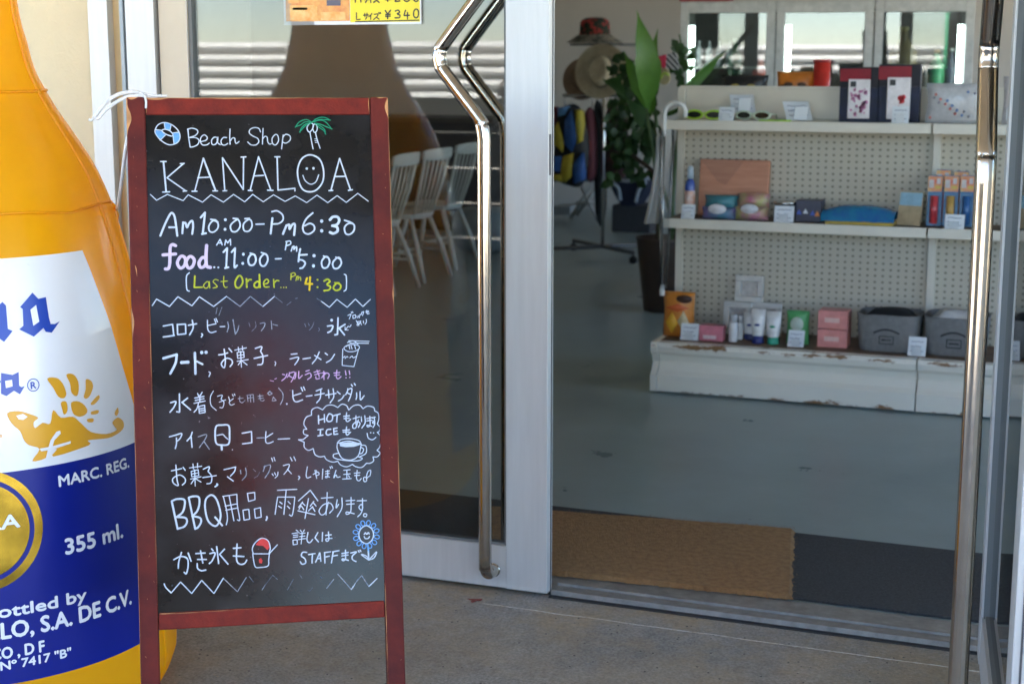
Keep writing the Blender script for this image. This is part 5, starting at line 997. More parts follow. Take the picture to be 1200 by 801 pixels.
def basket(pxl, pxr, pyt, label, cm, fill):
    Y = 6.80; x0, x1 = px_x(pxl, 380, Y), px_x(pxr, 380, Y); w_ = x1 - x0; h_ = px_z((pxl + pxr) / 2, pyt, Y) - ZB; c = Vector(((x0 + x1) / 2, Y + .12, ZB + .001)); t = thing('fabric_basket', label, 'basket', c, 'grey fabric baskets on the base shelf')
    def ring(k, zz, ins=0): 
        P = []; n = 40
        for i in range(n):
            a = 2 * math.pi * i / n; e = 4.5; cx_ = math.copysign(abs(math.cos(a)) ** (2 / e), math.cos(a)); cy_ = math.copysign(abs(math.sin(a)) ** (2 / e), math.sin(a)); P.append(c + Vector((cx_ * (w_ / 2 * k - ins), cy_ * (.12 * k - ins), zz + .004 * mnoise.noise((a * 2, zz * 20, pxl)))))
        return P
    V = ring(.86, 0) + ring(.9, .01) + ring(.95, h_ * .5) + ring(1, h_ * .98) + ring(1, h_, .003) + ring(1, h_ * .97, .007) + ring(.9, .015, .007); n = 40; F = [(k * n + i, k * n + (i + 1) % n, (k + 1) * n + (i + 1) % n, (k + 1) * n + i) for k in range(6) for i in range(n)] + [tuple(reversed(range(n))), tuple(range(6 * n, 7 * n))]
    mb = MB(); mb.add(V, F, 0, True); mb.build('body', sm('grey_felt', (.19, .19, .19), .9, var=.15, vscale=40, bump=.4, bscale=160), t)
    mb = MB(); V = ring(.97, h_ * .80, .012); V2_ = [c + (v - c) * .6 + Vector((0, 0, h_ * .38 * 1)) for v in V]; V2_ = [Vector((v.x, v.y, c.z + h_ * (1.06 + .10 * mnoise.noise((v.x * 15, v.y * 15, 2))))) for v in V2_]; mb.add(V + V2_ + [c + Vector((0, 0, h_ * 1.12))], [(i, (i + 1) % n, n + (i + 1) % n, n + i) for i in range(n)] + [(n + i, n + (i + 1) % n, 2 * n) for i in range(n)], 0, True); mb.build('cloth', fill, t)
    mb = MB(); yy = c.y - .12 * .955 - .0005
    P = [Vector((c.x + (-.055 + .11 * i / 10), yy - .003, c.z + h_ * (.52 + .10 * math.sin(math.pi * i / 10)))) for i in range(11)]; mb.tube(P, .0042, 5)
    for a_, b_ in ((-.03, .03),): 
        for zz in (.24, .44): mb.tube([Vector((c.x + a_, yy - .002, c.z + h_ * zz)), Vector((c.x + b_, yy - .002, c.z + h_ * zz))], .002, 5)
        for xx in (a_, b_): mb.tube([Vector((c.x + xx, yy - .002, c.z + h_ * .24)), Vector((c.x + xx, yy - .002, c.z + h_ * .44))], .002, 5)
        mb.tube([Vector((c.x + a_ * .7, yy - .002, c.z + h_ * .34)), Vector((c.x + b_ * .7, yy - .002, c.z + h_ * .34))], .003, 5)
    mb.build('print', sm('dark_felt_print', (.045, .045, .05), .8), t); return t
basket(1001, 1078, 370, 'grey fabric basket full of black cloth on the base shelf', 1, sm('black_cloth', (.008, .008, .009), .95)); basket(1080, 1158, 373, 'grey fabric basket with white cloth on the base shelf', 1, sm('white_cloth', (.60, .60, .60), .9))
price_card(1064, 1085, 396, ZB, 6.775, 'price card leaning on the basket of black cloth', .3)
# goods past the open door, seen through its glass
mb = MB(); c = Vector((-.42, 6.95, ZT)); t = thing('clear_pouch', 'clear plastic pouch of white goods behind the open glass door', 'pouch', c); pouch(mb, c + Vector((0, 0, .001)), .2, .2, .08); mb.build('bag', sm('milky_film', (.60, .58, .60), .25), t); MB().box((-.5, 6.90, ZT + .02), (-.36, 6.905, ZT + .07)).build('label_patch', M['paper'], t)
mb = MB(); c = Vector((-.40, 6.95, ZM)); t = thing('snack_pouch', 'dark blue and orange pouch behind the open glass door', 'pouch', c); pouch(mb, c + Vector((0, 0, .001)), .2, .16, .08); mb.build('bag', sm('bluebrown_film', (.05, .10, .25), .3, c2=(.40, .20, .06), vscale=12), t); MB().box((-.45, 6.90, ZM + .03), (-.35, 6.905, ZM + .07)).build('label_patch', sm('orange_label2', (.6, .3, .05)), t)

# ---- clear plastic umbrella and white folded cloth hanging on the left end
q = lambda px, py, Y=6.84: aty(px, py, Y)
t = thing('clear_umbrella', 'clear plastic umbrella hooked by its white handle on the shelf end', 'umbrella', q(786, 345))
mb = MB(); hk = [q(803, 137), q(803, 130), q(800, 124), q(794, 121), q(787, 121.5), q(781, 126), q(779, 133), q(778.5, 142), q(778, 160)]; mb.tube(catmull(hk, False, 5), .011, 10); mb.build('handle', M['white'], t)
mb = MB(); mb.tube([q(778, 160), q(775.5, 345)], .004, 8); mb.build('shaft', M['steel'], t)
mb = MB(); V = []; n = 16; rows = 12; ax0, ax1 = q(782, 152), q(777.5, 338)
for j in range(rows + 1):
    f = j / rows; p = ax0.lerp(ax1, f); rr = .036 * (1 - .62 * f) * (.8 + .2 * math.sin(min(1, f * 6) * math.pi / 2))
    V += [p + Vector((math.cos(2 * math.pi * i / n + f) * rr * (1.15 if i % 2 else .78), math.sin(2 * math.pi * i / n + f) * rr * (1.15 if i % 2 else .78), 0)) for i in range(n)]
mb.add(V, [(j * n + i, j * n + (i + 1) % n, (j + 1) * n + (i + 1) % n, (j + 1) * n + i) for j in range(rows) for i in range(n)], 0, True); mb.build('canopy', glassmat('clear_plastic', (.86, .87, .88), boost=.0, rough=.2), t)
mb = MB(); mb.lathe([(.012, 0), (.013, .02), (.009, .05)], q(776, 341) - Vector((0, 0, .02)), 10); mb.build('tip', M['white'], t)
t = None
mb = MB(); V = []; rows = 10; n = 10
for j in range(rows + 1):
    f = j / rows; py = 160 + 102 * f; xl, xr = 771 - 2 - 16 * f ** 1.6, 777 - 6 * f ** 1.4
    for i in range(n + 1):
        u_ = i / n; p = aty(xl + (xr - xl) * u_, py, 6.98); p.y += .02 * math.sin(u_ * 9 + f * 2); V.append(p)
o_ = len(V); V += [v + Vector((.004, .02, 0)) for v in V]
W_ = n + 1; F = [(j * W_ + i, j * W_ + i + 1, (j + 1) * W_ + i + 1, (j + 1) * W_ + i) for j in range(rows) for i in range(n)]; F += [tuple(o_ + k for k in reversed(f_)) for f_ in F]
bd = [i for i in range(n)] ; 
mb.add(V, F, 0, True); mb.tube([aty(770, 150, 6.98), aty(772, 163, 6.99)], .006, 6); tag(mb.build('hanging_cloth', mat('white_towel', (.56, .56, .54), .9, 0, bump=.4, bscale=70)), 'folded white cloth hanging beside the clear umbrella', 'cloth')

# ================================================================== FRIDGE behind the shelving
FROT = R(10)
FY = 9.6; fx0, fx1 = -2.71, -.96; FZ = 1.845
fr = thing('drinks_fridge', 'white three-door glass drinks fridge behind the shelving', 'fridge', ((fx0 + fx1) / 2, FY + .35, 0))
mb = MB(); wm = sm('fridge_white', (.46, .46, .44), .4)
mb.box((fx0, FY + .052, 0), (fx0 + .04, FY + .7, FZ)); mb.box((fx1 - .04, FY + .052, 0), (fx1, FY + .7, FZ)); mb.box((fx0 + .041, FY + .66, 0), (fx1 - .041, FY + .7, FZ)); mb.box((fx0 + .041, FY + .052, FZ - .05), (fx1 - .041, FY + .659, FZ)); mb.box((fx0 + .041, FY + .052, 0), (fx1 - .041, FY + .659, .12)); mb.build('cabinet', wm, fr)
MB().box((fx0 - .005, FY - .002, FZ + .001), (fx0 + .30, FY + .4, FZ + .12)).build('top_panel', sm('fridge_red', (.38, .03, .025), .4), fr)
dark_in = sm('fridge_dark', (.075, .07, .065), .7)
MB().box((fx0 + .041, FY + .63, .12), (fx1 - .041, FY + .655, FZ - .05)).build('back_lining', dark_in, fr)
for z in (.5, .9, 1.28): MB().box((fx0 + .045, FY + .12, z), (fx1 - .045, FY + .62, z + .012)).build('wire_shelf', sm('fridge_shelf', (.30, .30, .28), .5), fr)
dw = (fx1 - fx0) / 3
tube_m = mat('fluorescent_tube', (.82, 1.0, .92), .5, emit=1.15)
for k in range(3):
    a_, b_ = fx0 + dw * k + .004, fx0 + dw * (k + 1) - .004; mb = MB()
    for (p_, r_) in (((a_, .13), (a_ + .05, FZ - .005)), ((b_ - .05, .13), (b_, FZ - .005)), ((a_ + .051, FZ - .07), (b_ - .051, FZ - .005)), ((a_ + .051, .13), (b_ - .051, .2))): mb.box((p_[0], FY, p_[1]), (r_[0], FY + .045, r_[1]))
    d = mb.build('door', wm, fr, bevel=.002); MB().box((a_ + .052, FY + .018, .202), (b_ - .052, FY + .024, FZ - .072)).build('pane', M['fglass'], d)
    MB().tube([Vector((a_ + .025, FY - .03, .8)), Vector((a_ + .025, FY - .03, 1.2))], .009, 8).build('handle', M['steel'], d)
for k, (x_, s_) in enumerate(((fx0 + .07, 1), (fx0 + dw + .075, 1), (fx1 - .075, 1))):
    mb = MB(); mb.tube([Vector((x_, FY + .10, .3)), Vector((x_, FY + .10, 1.70))], .016, 10); mb.build('light_tube', tube_m, fr)
def drink(x_, z_, h_, r, label, bm_, cm, Y=FY + .25):
    c = Vector(((fx0 + fx1) / 2, FY + .35, 0)); c = c + rot_z(FROT) @ (Vector((x_, Y, z_)) - c); t = thing('drink_bottle', label, 'bottle', c, 'bottles inside the drinks fridge'); MB().lathe([(r * .9, 0), (r, .01), (r, h_ * .62), (r * .35, h_ * .82), (r * .33, h_ * .93)], c, 16).build('glass_body', bm_, t); MB().lathe([(r * .36, h_ * .931), (r * .36, h_)], c, 12).build('cap', cm, t)
fr.rotation_euler = (0, 0, FROT)
def fxp(px): return fx0 + (px - 785) / 356 * (fx1 - fx0)
drink(fxp(1060), 1.293, .40, .085, 'large amber bottle in the right fridge door', sm('amber_glass', (.20, .15, .05), .2), sm('yellow_cap', (.30, .25, .08)))
drink(fxp(1101), 1.293, .26, .05, 'green bottle in the right fridge door', sm('green_glass', (.05, .28, .13), .2), sm('tan_cap', (.40, .22, .10)))
drink(fxp(1119), 1.293, .27, .035, 'slim dark bottle beside the lit tube', sm('dark_glass', (.04, .05, .08), .2), sm('steel_cap', (.45, .45, .45)))
drink(fxp(1085), 1.293, .18, .045, 'short dark jar between the amber and green bottles', sm('jar_dark', (.05, .04, .035), .3), sm('jar_lid', (.10, .10, .10)))
drink(fxp(852), 1.293, .33, .05, 'dark green bottle low behind the left fridge door', sm('bottle_green', (.015, .07, .03), .2), sm('white_cap', (.5, .5, .5)))
drink(fxp(884), 1.293, .20, .05, 'red can-shaped bottle behind the left fridge door', sm('red_glass', (.40, .06, .04), .3), sm('red_cap', (.35, .05, .04)))
for i, px in enumerate((806, 819, 832, 845)): drink(fxp(px), 1.45, .16, .022, ['slim white bottle at the far left of the left fridge door', 'second slim pale bottle from the left in the fridge', 'third slim pale bottle from the left in the fridge', 'fourth slim pale bottle from the left in the fridge'][i], sm('pale_glass', (.30, .31, .33), .25), sm('pale_cap', (.40, .40, .42)))
MB().box((fx0 + .05, FY + .15, 1.438), (fx0 + dw - .06, FY + .45, 1.449)).build('wire_shelf', sm('fridge_shelf', (.30, .30, .28), .5), fr)

# ================================================================== HAT AND GARMENT RACK
RY = 11.3
def rq(px, py, Y=RY): return aty(px, py, Y)
rk = thing('garment_rack', 'chrome clothes rack on casters with hats on top', 'clothes rack', (rq(707, 300).x, RY, 0))
ch = M['steel']; pole = rq(707, 200); px0 = pole.x
MB().tube([Vector((px0, RY, .08)), Vector((px0, RY, rq(707, 52).z))], .014, 12).build('pole', ch, rk)
MB().tube([rq(660, 112), rq(738, 112)], .012, 10).build('hanging_bar', ch, rk); MB().tube([rq(668, 52.5), rq(750, 52.5)], .009, 10).build('hat_bar', ch, rk)
for s_, lab_ in ((1, None), (-1, None)):
    mb = MB(); mb.tube([Vector((px0 - .34, RY - .3 * s_, .085)), Vector((px0 + .34, RY + .3 * s_, .085))], .016, 10); mb.build('base_bar', sm('rack_grey', (.12, .12, .12), .4), rk)
    for e in (-1, 1):
        c = Vector((px0 + .34 * e, RY + .3 * s_ * e, .0)); mb = MB(); mb.lathe([(.012, 0), (.03, .002), (.03, .022), (.012, .024)], c + Vector((0, -.012, .033)), 14, 0, True, 1, 1, Matrix.Rotation(R(-90), 4, 'X')); mb.tube([c + Vector((0, 0, .035)), c + Vector((0, 0, .085))], .008, 8); mb.build('caster', M['black'], rk)
# bucket hat
c = rq(697, 52, RY - .03); c.z += .012; s_ = 12.2 / FPX
t = thing('bucket_hat', 'bucket hat with red and green tropical print on top of the rack', 'hat', c); V = [(.215, 0), (.17, .028), (.125, .058), (.117, .064), (.112, .14), (.10, .165), (.07, .18), (.01, .185)]
MB().lathe(V[2:], c, 28).build('crown', sm('tropical_print', (.42, .04, .035), .8, c2=(.010, .026, .012), vscale=24, rp=(.50, .56)), t); MB().lathe(V[:3], c, 28, cap=False).build('brim', sm('tropical_brim', (.26, .23, .18), .8, c2=(.06, .07, .05), vscale=20, rp=(.44, .54)), t)
# straw hat hung facing the door
c = rq(705, 84, RY - .07); t = thing('straw_hat', 'tan straw hat with dark band hanging on the rack', 'hat', c); mm = Matrix.Rotation(R(80), 4, 'X'); st = sm('straw', (.62, .53, .37), .85, c2=(.50, .41, .27), vscale=30, bump=.5, bscale=90)
MB().lathe([(.205, .018), (.19, .002), (.14, -.004), (.105, 0)], c, 32, 0, False, 1, 1, mm).build('brim', st, t); MB().lathe([(.105, .002), (.10, .06), (.088, .095), (.06, .10), (.03, .085), (.004, .08)], c, 32, 0, True, .92, 1.12, mm).build('crown', st, t); MB().lathe([(.108, .003), (.106, .022)], c, 32, 0, False, .93, 1.125, mm).build('band', M['black'], t)
c2_ = rq(683, 93, RY + .08); t = thing('straw_hat', 'second straw hat, brownish, half hidden behind the tan one', 'hat', c2_); MB().lathe([(.16, .01), (.12, 0), (.09, .002)], c2_, 28, 0, False, 1, 1, mm).build('brim', sm('straw_brown', (.30, .20, .13), .85), t); MB().lathe([(.09, .003), (.08, .07), (.03, .08)], c2_, 28, 0, True, 1, 1, mm).build('crown', sm('straw_brown', (.30, .20, .13), .85), t)
# clothes under the bar
def garment(pts, label, name, m, Y, d=.07, cat='clothing', extra=()):
    cen = sum((Vector(rq(x, y, Y)) for x, y in pts), Vector()) / len(pts); t = thing(name, label, cat, Vector((cen.x, Y, min(rq(x, y, Y).z for x, y in pts))))
    def patch(poly, nm, mm_, y0, y1, k=.82, kz=.9, sm_=3):
        mb = MB(); P = [rq(x, y, Y) for x, y in poly]; P2 = catmull([(p.x, 0, p.z) for p in P], True, sm_) if sm_ else [Vector((p.x, 0, p.z)) for p in P]; n = len(P2); cx_ = sum(p.x for p in P2) / n; cz_ = sum(p.z for p in P2) / n
        V = [Vector((p.x, Y, p.z)) for p in P2] + [Vector((cx_ + (p.x - cx_) * k, Y + y0, cz_ + (p.z - cz_) * kz)) for p in P2] + [Vector((cx_ + (p.x - cx_) * k, Y + y1, cz_ + (p.z - cz_) * kz)) for p in P2]
        F = [(i, (i + 1) % n, n + (i + 1) % n, n + i) for i in range(n)] + [((i + 1) % n, i, 2 * n + i, 2 * n + (i + 1) % n) for i in range(n)]
        for a_, o_ in ((V[n:2 * n], n), (V[2 * n:], 2 * n)):
            for tr_ in tessellate_polygon([a_]): F.append(tuple(o_ + i for i in tr_))
        mb.add(V, F, 0, True); return mb.build(nm, mm_, t)
    patch(pts, 'body', m, -d, d)
    for (poly, nm, mm_, dd) in extra: patch(poly, nm, mm_, -d - dd, -d * .3, .97, .98, 0)
    mb = MB(); top = min(pts, key=lambda p: p[1]); p = rq(top[0], top[1] + 2, Y); mb.tube([p, Vector((p.x, Y, rq(700, 112).z + .014))], .004, 6); mb.build('hanger', ch, t); return t
fb, fy, fk = sm('vest_blue', (.03, .11, .36), .6), sm('vest_yellow', (.52, .42, .04), .6), sm('vest_black', (.02, .02, .022), .7)
garment([(655, 135), (662, 124), (678, 124), (687, 150), (690, 180), (683, 216), (668, 218), (651, 207), (652, 170)], 'blue and yellow life vest hanging on the rack', 'life_vest', fk, RY - .12, .10, 'life vest',
        [([(655, 150), (660, 142), (667, 168), (665, 178), (655, 168)], 'yellow_panel', fy, .02), ([(668, 140), (676, 128), (682, 160), (676, 178), (667, 168)], 'blue_panel', fb, .02), ([(666, 182), (678, 178), (675, 206), (668, 213), (663, 200)], 'yellow_panel', fy, .02), ([(651, 182), (664, 182), (662, 200), (650, 200)], 'blue_panel', fb, .02), ([(680, 128), (685, 130), (687, 165), (682, 168)], 'yellow_panel', fy, .02), ([(677, 192), (688, 178), (687, 210), (678, 214)], 'blue_panel', fb, .02), ([(660, 126), (672, 124), (668, 134), (660, 136)], 'collar', sm('vest_light_blue', (.10, .26, .50), .6), .02), ([(650, 204), (664, 203), (666, 212), (652, 209)], 'yellow_panel', fy, .02)])
garment([(648, 128), (656, 130), (654, 165), (648, 168)], 'dark red garment hanging at the left of the life vest', 'shirt', sm('dark_red_cloth', (.14, .02, .03), .8), RY + .05, .06)
garment([(687, 135), (694, 128), (698, 160), (698, 205), (688, 208)], 'maroon garment hanging right of the life vest', 'shirt', sm('maroon_cloth', (.13, .03, .04), .8), RY, .07, 'clothing', [([(688, 165), (697, 165), (697, 185), (688, 186)], 'band', sm('maroon_band', (.20, .035, .04), .8), .015)])
garment([(698, 128), (704, 124), (708, 150), (708, 250), (701, 254)], 'long black garment hanging by the rack pole', 'dress', sm('black_garment', (.012, .014, .014), .9), RY + .12, .08)
garment([(711, 132), (722, 122), (732, 140), (738, 200), (712, 205)], 'dark floral garment hanging at the right end of the rack', 'shirt', sm('dark_floral', (.10, .03, .035), .85, c2=(.015, .03, .018), vscale=16), RY + .12, .08)
# white folding table with crossed legs, further back
TY = 13.6; tb = thing('folding_table', 'white folding table with crossed legs behind the clothes rack', 'table', (aty(680, 254, TY).x, TY, 0)); tq = lambda px, py, dy=0: aty(px, py, TY + dy)
for (a_, b_) in (((698, 212), (668, 256)), ((680, 215), (700, 258)), ((704, 214), (676, 252)), ((676, 238), (700, 238))): MB().tube([tq(*a_), tq(*b_)], .018, 8).build('leg', sm('table_white', (.52, .52, .50), .5), tb)
MB().obox(tq(640, 213), tq(712, 213) - tq(640, 213), Vector((0, .6, 0)), Vector((0, 0, .03))).build('table_top', sm('table_dark', (.10, .12, .14), .5), tb)
MB().obox(tq(645, 252, .2), tq(668, 252, .2) - tq(645, 252, .2), Vector((0, .3, 0)), Vector((0, 0, .08))).build('storage_tray', sm('tray_white', (.40, .42, .42), .5), tb)
# navy beach bag with pale handles on a low stand
t = thing('beach_bag', 'navy bag with pale curved handles behind the clothes rack', 'bag', aty(735, 250, 13.0)); bq = lambda px, py, dy=0: aty(px, py, 13.0 + dy)
P = [bq(712, 210), bq(760, 210), bq(752, 228), bq(744, 241), bq(728, 241), bq(720, 228)]; mb = MB(); mb.add(P + [p + Vector((.02, .22, 0)) for p in P], [(0, 1, 2, 3, 4, 5), (11, 10, 9, 8, 7, 6)] + [(i, i + 6, (i + 1) % 6 + 6, (i + 1) % 6) for i in range(6)]); mb.build('body', sm('navy_cloth', (.012, .016, .04), .8), t)
MB().tube([bq(711, 210, -.01), bq(735, 212, -.03), bq(761, 209, -.01)], .016, 8).build('trim', sm('pale_trim', (.30, .32, .36), .6), t)
for L_ in ([(713, 213), (724, 220), (727, 235)], [(757, 213), (749, 222), (745, 237)]): MB().tube(catmull([bq(x, y, -.05) for x, y in L_], False, 5), .016, 8).build('handle', sm('pale_strap', (.34, .38, .42), .6), t)
mb = MB(); mb.box((bq(715, 245).x, 13.05, 0), (bq(760, 245).x, 13.4, bq(735, 241).z - .002)); tag(mb.build('display_stand', sm('dark_stand', (.05, .05, .055), .7), bevel=.01), 'low dark stand under the navy bag at the back', 'stand')

# ================================================================== PLANTS
def leaf(mb, base, tip, width, bend, mi=0, n=12, tw=0., side=None):
    d = tip - base; L_ = d.length; s_ = (side or d.cross(Vector((.2, -1, .1)))).normalized(); up_ = s_.cross(d).normalized(); V = []
    for i in range(n + 1):
        f = i / n; p = base + d * f + up_ * (bend * math.sin(math.pi * f)); w_ = width * (math.sin(math.pi * min(.985, f ** .9 + .02)) ** 1.15) * (1 + .05 * math.sin(f * 23 + tip.x * 40))
        r = random.uniform(.93, 1.05); V += [p - s_ * w_ * r + up_ * w_ * .25, p, p + s_ * w_ * r + up_ * w_ * .25]
    F = []
    for i in range(n): F += [(3 * i, 3 * i + 1, 3 * i + 4, 3 * i + 3), (3 * i + 1, 3 * i + 2, 3 * i + 5, 3 * i + 4)]
    mb.add(V, F, mi, True)
PYp = 9.0; pq_ = lambda px, py, dy=0: aty(px, py, PYp + dy)
pot_c = Vector((aty(777, 340, PYp).x, PYp, 0))
t = thing('potted_plant', 'tall leafy plant with broad green leaves in a brown pot beside the shelving', 'potted plant', pot_c)
zt = aty(765, 277, PYp).z; mb = MB(); mb.lathe([(.10, .0), (.115, .005), (.165, zt - .02), (.172, zt), (.155, zt), (.15, zt - .04), (.01, zt - .045)], pot_c, 28); mb.build('pot', sm('brown_pot', (.055, .032, .022), .5), t)
root = pot_c + Vector((0, 0, zt - .04))
mb = MB(); leaf(mb, pq_(759, 128), pq_(746, 12, -.10), .080, .07, side=RT + Vector((0, .35, 0)), n=18); mb.build('leaf', M['green_leaf'], t)
mb = MB(); mb.tube(catmull([pq_(759, 128, -.004), pq_(757, 100, .035), pq_(753.5, 68, .05), pq_(747.5, 16, -.10)], False, 6), .006, 6); mb.build('midrib', sm('midrib', (.11, .22, .05), .5), t)
mb = MB(); leaf(mb, pq_(766, 132, .1), pq_(771, 34, .15), .05, .06, side=RT - Vector((0, .5, 0))); mb.build('leaf', M['green_leaf'], t)
mb = MB(); leaf(mb, pq_(763, 134, .05), pq_(731, 60, .0), .055, .05, side=RT.copy()); mb.build('leaf', M['green_leaf'], t)
mb = MB(); leaf(mb, pq_(775, 134, .1), pq_(812, 96, .05), .045, .05, side=Vector((.4, .2, .5))); mb.build('leaf', M['dark_leaf'], t)
mb = MB(); leaf(mb, pq_(800, 125, .1), pq_(857, 57, .1), .11, -.08, side=Vector((.4, .2, .3))); mb.build('leaf', leafmat('leaf_mid', (.075, .18, .035), (.05, .13, .03)), t)
mb = MB(); leaf(mb, pq_(758, 128), pq_(727, 88, -.2), .16, .06, side=Vector((.6, .1, -.75))); mb.build('leaf', M['dark_leaf'], t)
mb = MB()
for a_, b_ in (((757, 127), (-.02)), ((799, 126), .05), ((768, 130), .1)): mb.tube(catmull([root + Vector((b_, 0, 0)), root.lerp(pq_(*a_), .5) + Vector((0, .03, .0)), pq_(*a_)], False, 5), .012, 8)
mb.build('stem', sm('stem_green', (.06, .10, .03), .6), t)
# climbing ivy round a stake behind it
iv = thing('ivy_plant', 'dark climbing ivy with small leaves left of the broad-leaved plant', 'plant', Vector((aty(735, 250, 9.6).x, 9.6, 0)))
rnd = random.Random(5); mb = MB(); X0 = iv.location.x
for k in range(420):
    px, py = rnd.uniform(716, 768), 62 + 150 * rnd.random() ** .9
    if mnoise.noise((px * .06, py * .05, 2.)) < -.12: continue
    p = aty(px, py, 9.6 + rnd.uniform(-.2, .2)); d = Vector((rnd.uniform(-1, 1), rnd.uniform(-1, .2), rnd.uniform(-1, .5))).normalized(); leaf(mb, p, p + d * rnd.uniform(.05, .10), rnd.uniform(.022, .036), .008, rnd.choice((0, 0, 0, 1)), 4, side=d.cross(Vector((rnd.uniform(-.3, .3), 1, rnd.uniform(-.3, .3)))))
mb.build('foliage', [M['dark_leaf'], sm('leaf_ivy', (.04, .10, .03), .45)], iv)
mb = MB(); mb.tube(catmull([root + Vector((-.06, .05, 0)), root + Vector((-.10, .25, .35)), Vector((X0 + .02, 9.5, .95)), Vector((X0, 9.6, 1.25)), Vector((X0, 9.6, 1.5))], False, 5), .014, 8); mb.build('stake', sm('stake_brown', (.06, .04, .025), .8), iv)
vine = thing('hanging_vine', 'thin vine with small leaves and beach sandals tied on, by the fridge edge', 'vine', pq_(797, 100, .3)); mb = MB(); 
for k in range(26):
    p = aty(rnd.uniform(791, 815), rnd.uniform(50, 100), 9.3 + rnd.uniform(-.05, .1)); d = Vector((rnd.uniform(-1, 1), rnd.uniform(-1, .2), rnd.uniform(-1, .5))).normalized(); leaf(mb, p, p + d * .06, .025, .005, 0, 4)
mb.build('foliage', M['dark_leaf'], vine); MB().tube(catmull([aty(x, y, 9.3) for x, y in ((796, 40), (799, 62), (794, 80), (800, 100), (796, 120))], False, 5), .006, 6).build('stem', sm('stem_green', (.06, .10, .03), .6), vine)
def sandal(poly, label, mats, dy): 
    cen = aty(*poly[0], 9.05 + dy); t_ = thing('toy_sandal', label, 'sandal', cen, 'small sandals hanging by the plant'); P = catmull([Vector(aty(x, y, 9.05 + dy)) for x, y in poly], True, 4); n = len(P); mb = MB(); mb.add(P + [p + Vector((0, .018, 0)) for p in P], [(i, (i + 1) % n, n + (i + 1) % n, n + i) for i in range(n)], 0); 
    for o_ in (0, n):
        for tr_ in tessellate_polygon([P]): mb.f.append([o_ + i + len(mb.v) - 2 * n for i in tr_]); mb.m.append(0); mb.sm.append(False)
    mb.build('sole', mats[0], t_); return t_, P
def stripes():
    m = mat('striped_cloth', (.6, .6, .6), .7); n = m.node_tree.nodes; L = m.node_tree.links; w_ = n.new('ShaderNodeTexWave'); w_.inputs['Scale'].default_value = 18; w_.bands_direction = 'DIAGONAL'; tc = n.new('ShaderNodeTexCoord'); L.new(tc.outputs['Object'], w_.inputs['Vector']); cr = n.new('ShaderNodeValToRGB'); cr.color_ramp.interpolation = 'CONSTANT'; cr.color_ramp.elements[1].position = .5; cr.color_ramp.elements[0].color = (.03, .03, .035, 1); cr.color_ramp.elements[1].color = (.5, .5, .5, 1); L.new(w_.outputs['Fac'], cr.inputs[0]); L.new(cr.outputs[0], n['Principled BSDF'].inputs['Base Color']); return m
t_, P = sandal([(772, 66), (782, 64), (790, 62), (794, 72), (794, 82), (782, 80), (772, 79)], 'striped sandal with a red heel hanging by the fridge', [stripes()], 0)
Q = [aty(x, y, 9.045) for x, y in ((770, 67), (781, 64), (780, 80), (771, 79))]; mb = MB(); mb.add(Q + [p + Vector((0, -.01, 0)) for p in Q], [(3, 2, 1, 0), (4, 5, 6, 7), (0, 1, 5, 4), (1, 2, 6, 5), (2, 3, 7, 6), (3, 0, 4, 7)]); mb.build('heel_cover', sm('hot_red', (.55, .03, .08), .6), t_)
t_, P = sandal([(772, 82), (777, 80), (782, 82), (785, 92), (781, 99), (774, 98), (771, 90)], 'tan oval sandal hanging under the striped one', [sm('tan_sole', (.40, .32, .18), .7)], .02)
Q = [aty(x, y, 9.05) for x, y in ((774, 92), (778, 86), (784, 88))]; mb = MB(); mb.tube(catmull(Q, False, 4), .008, 6); mb.build('strap', sm('lime_strap', (.40, .50, .08), .6), t_)

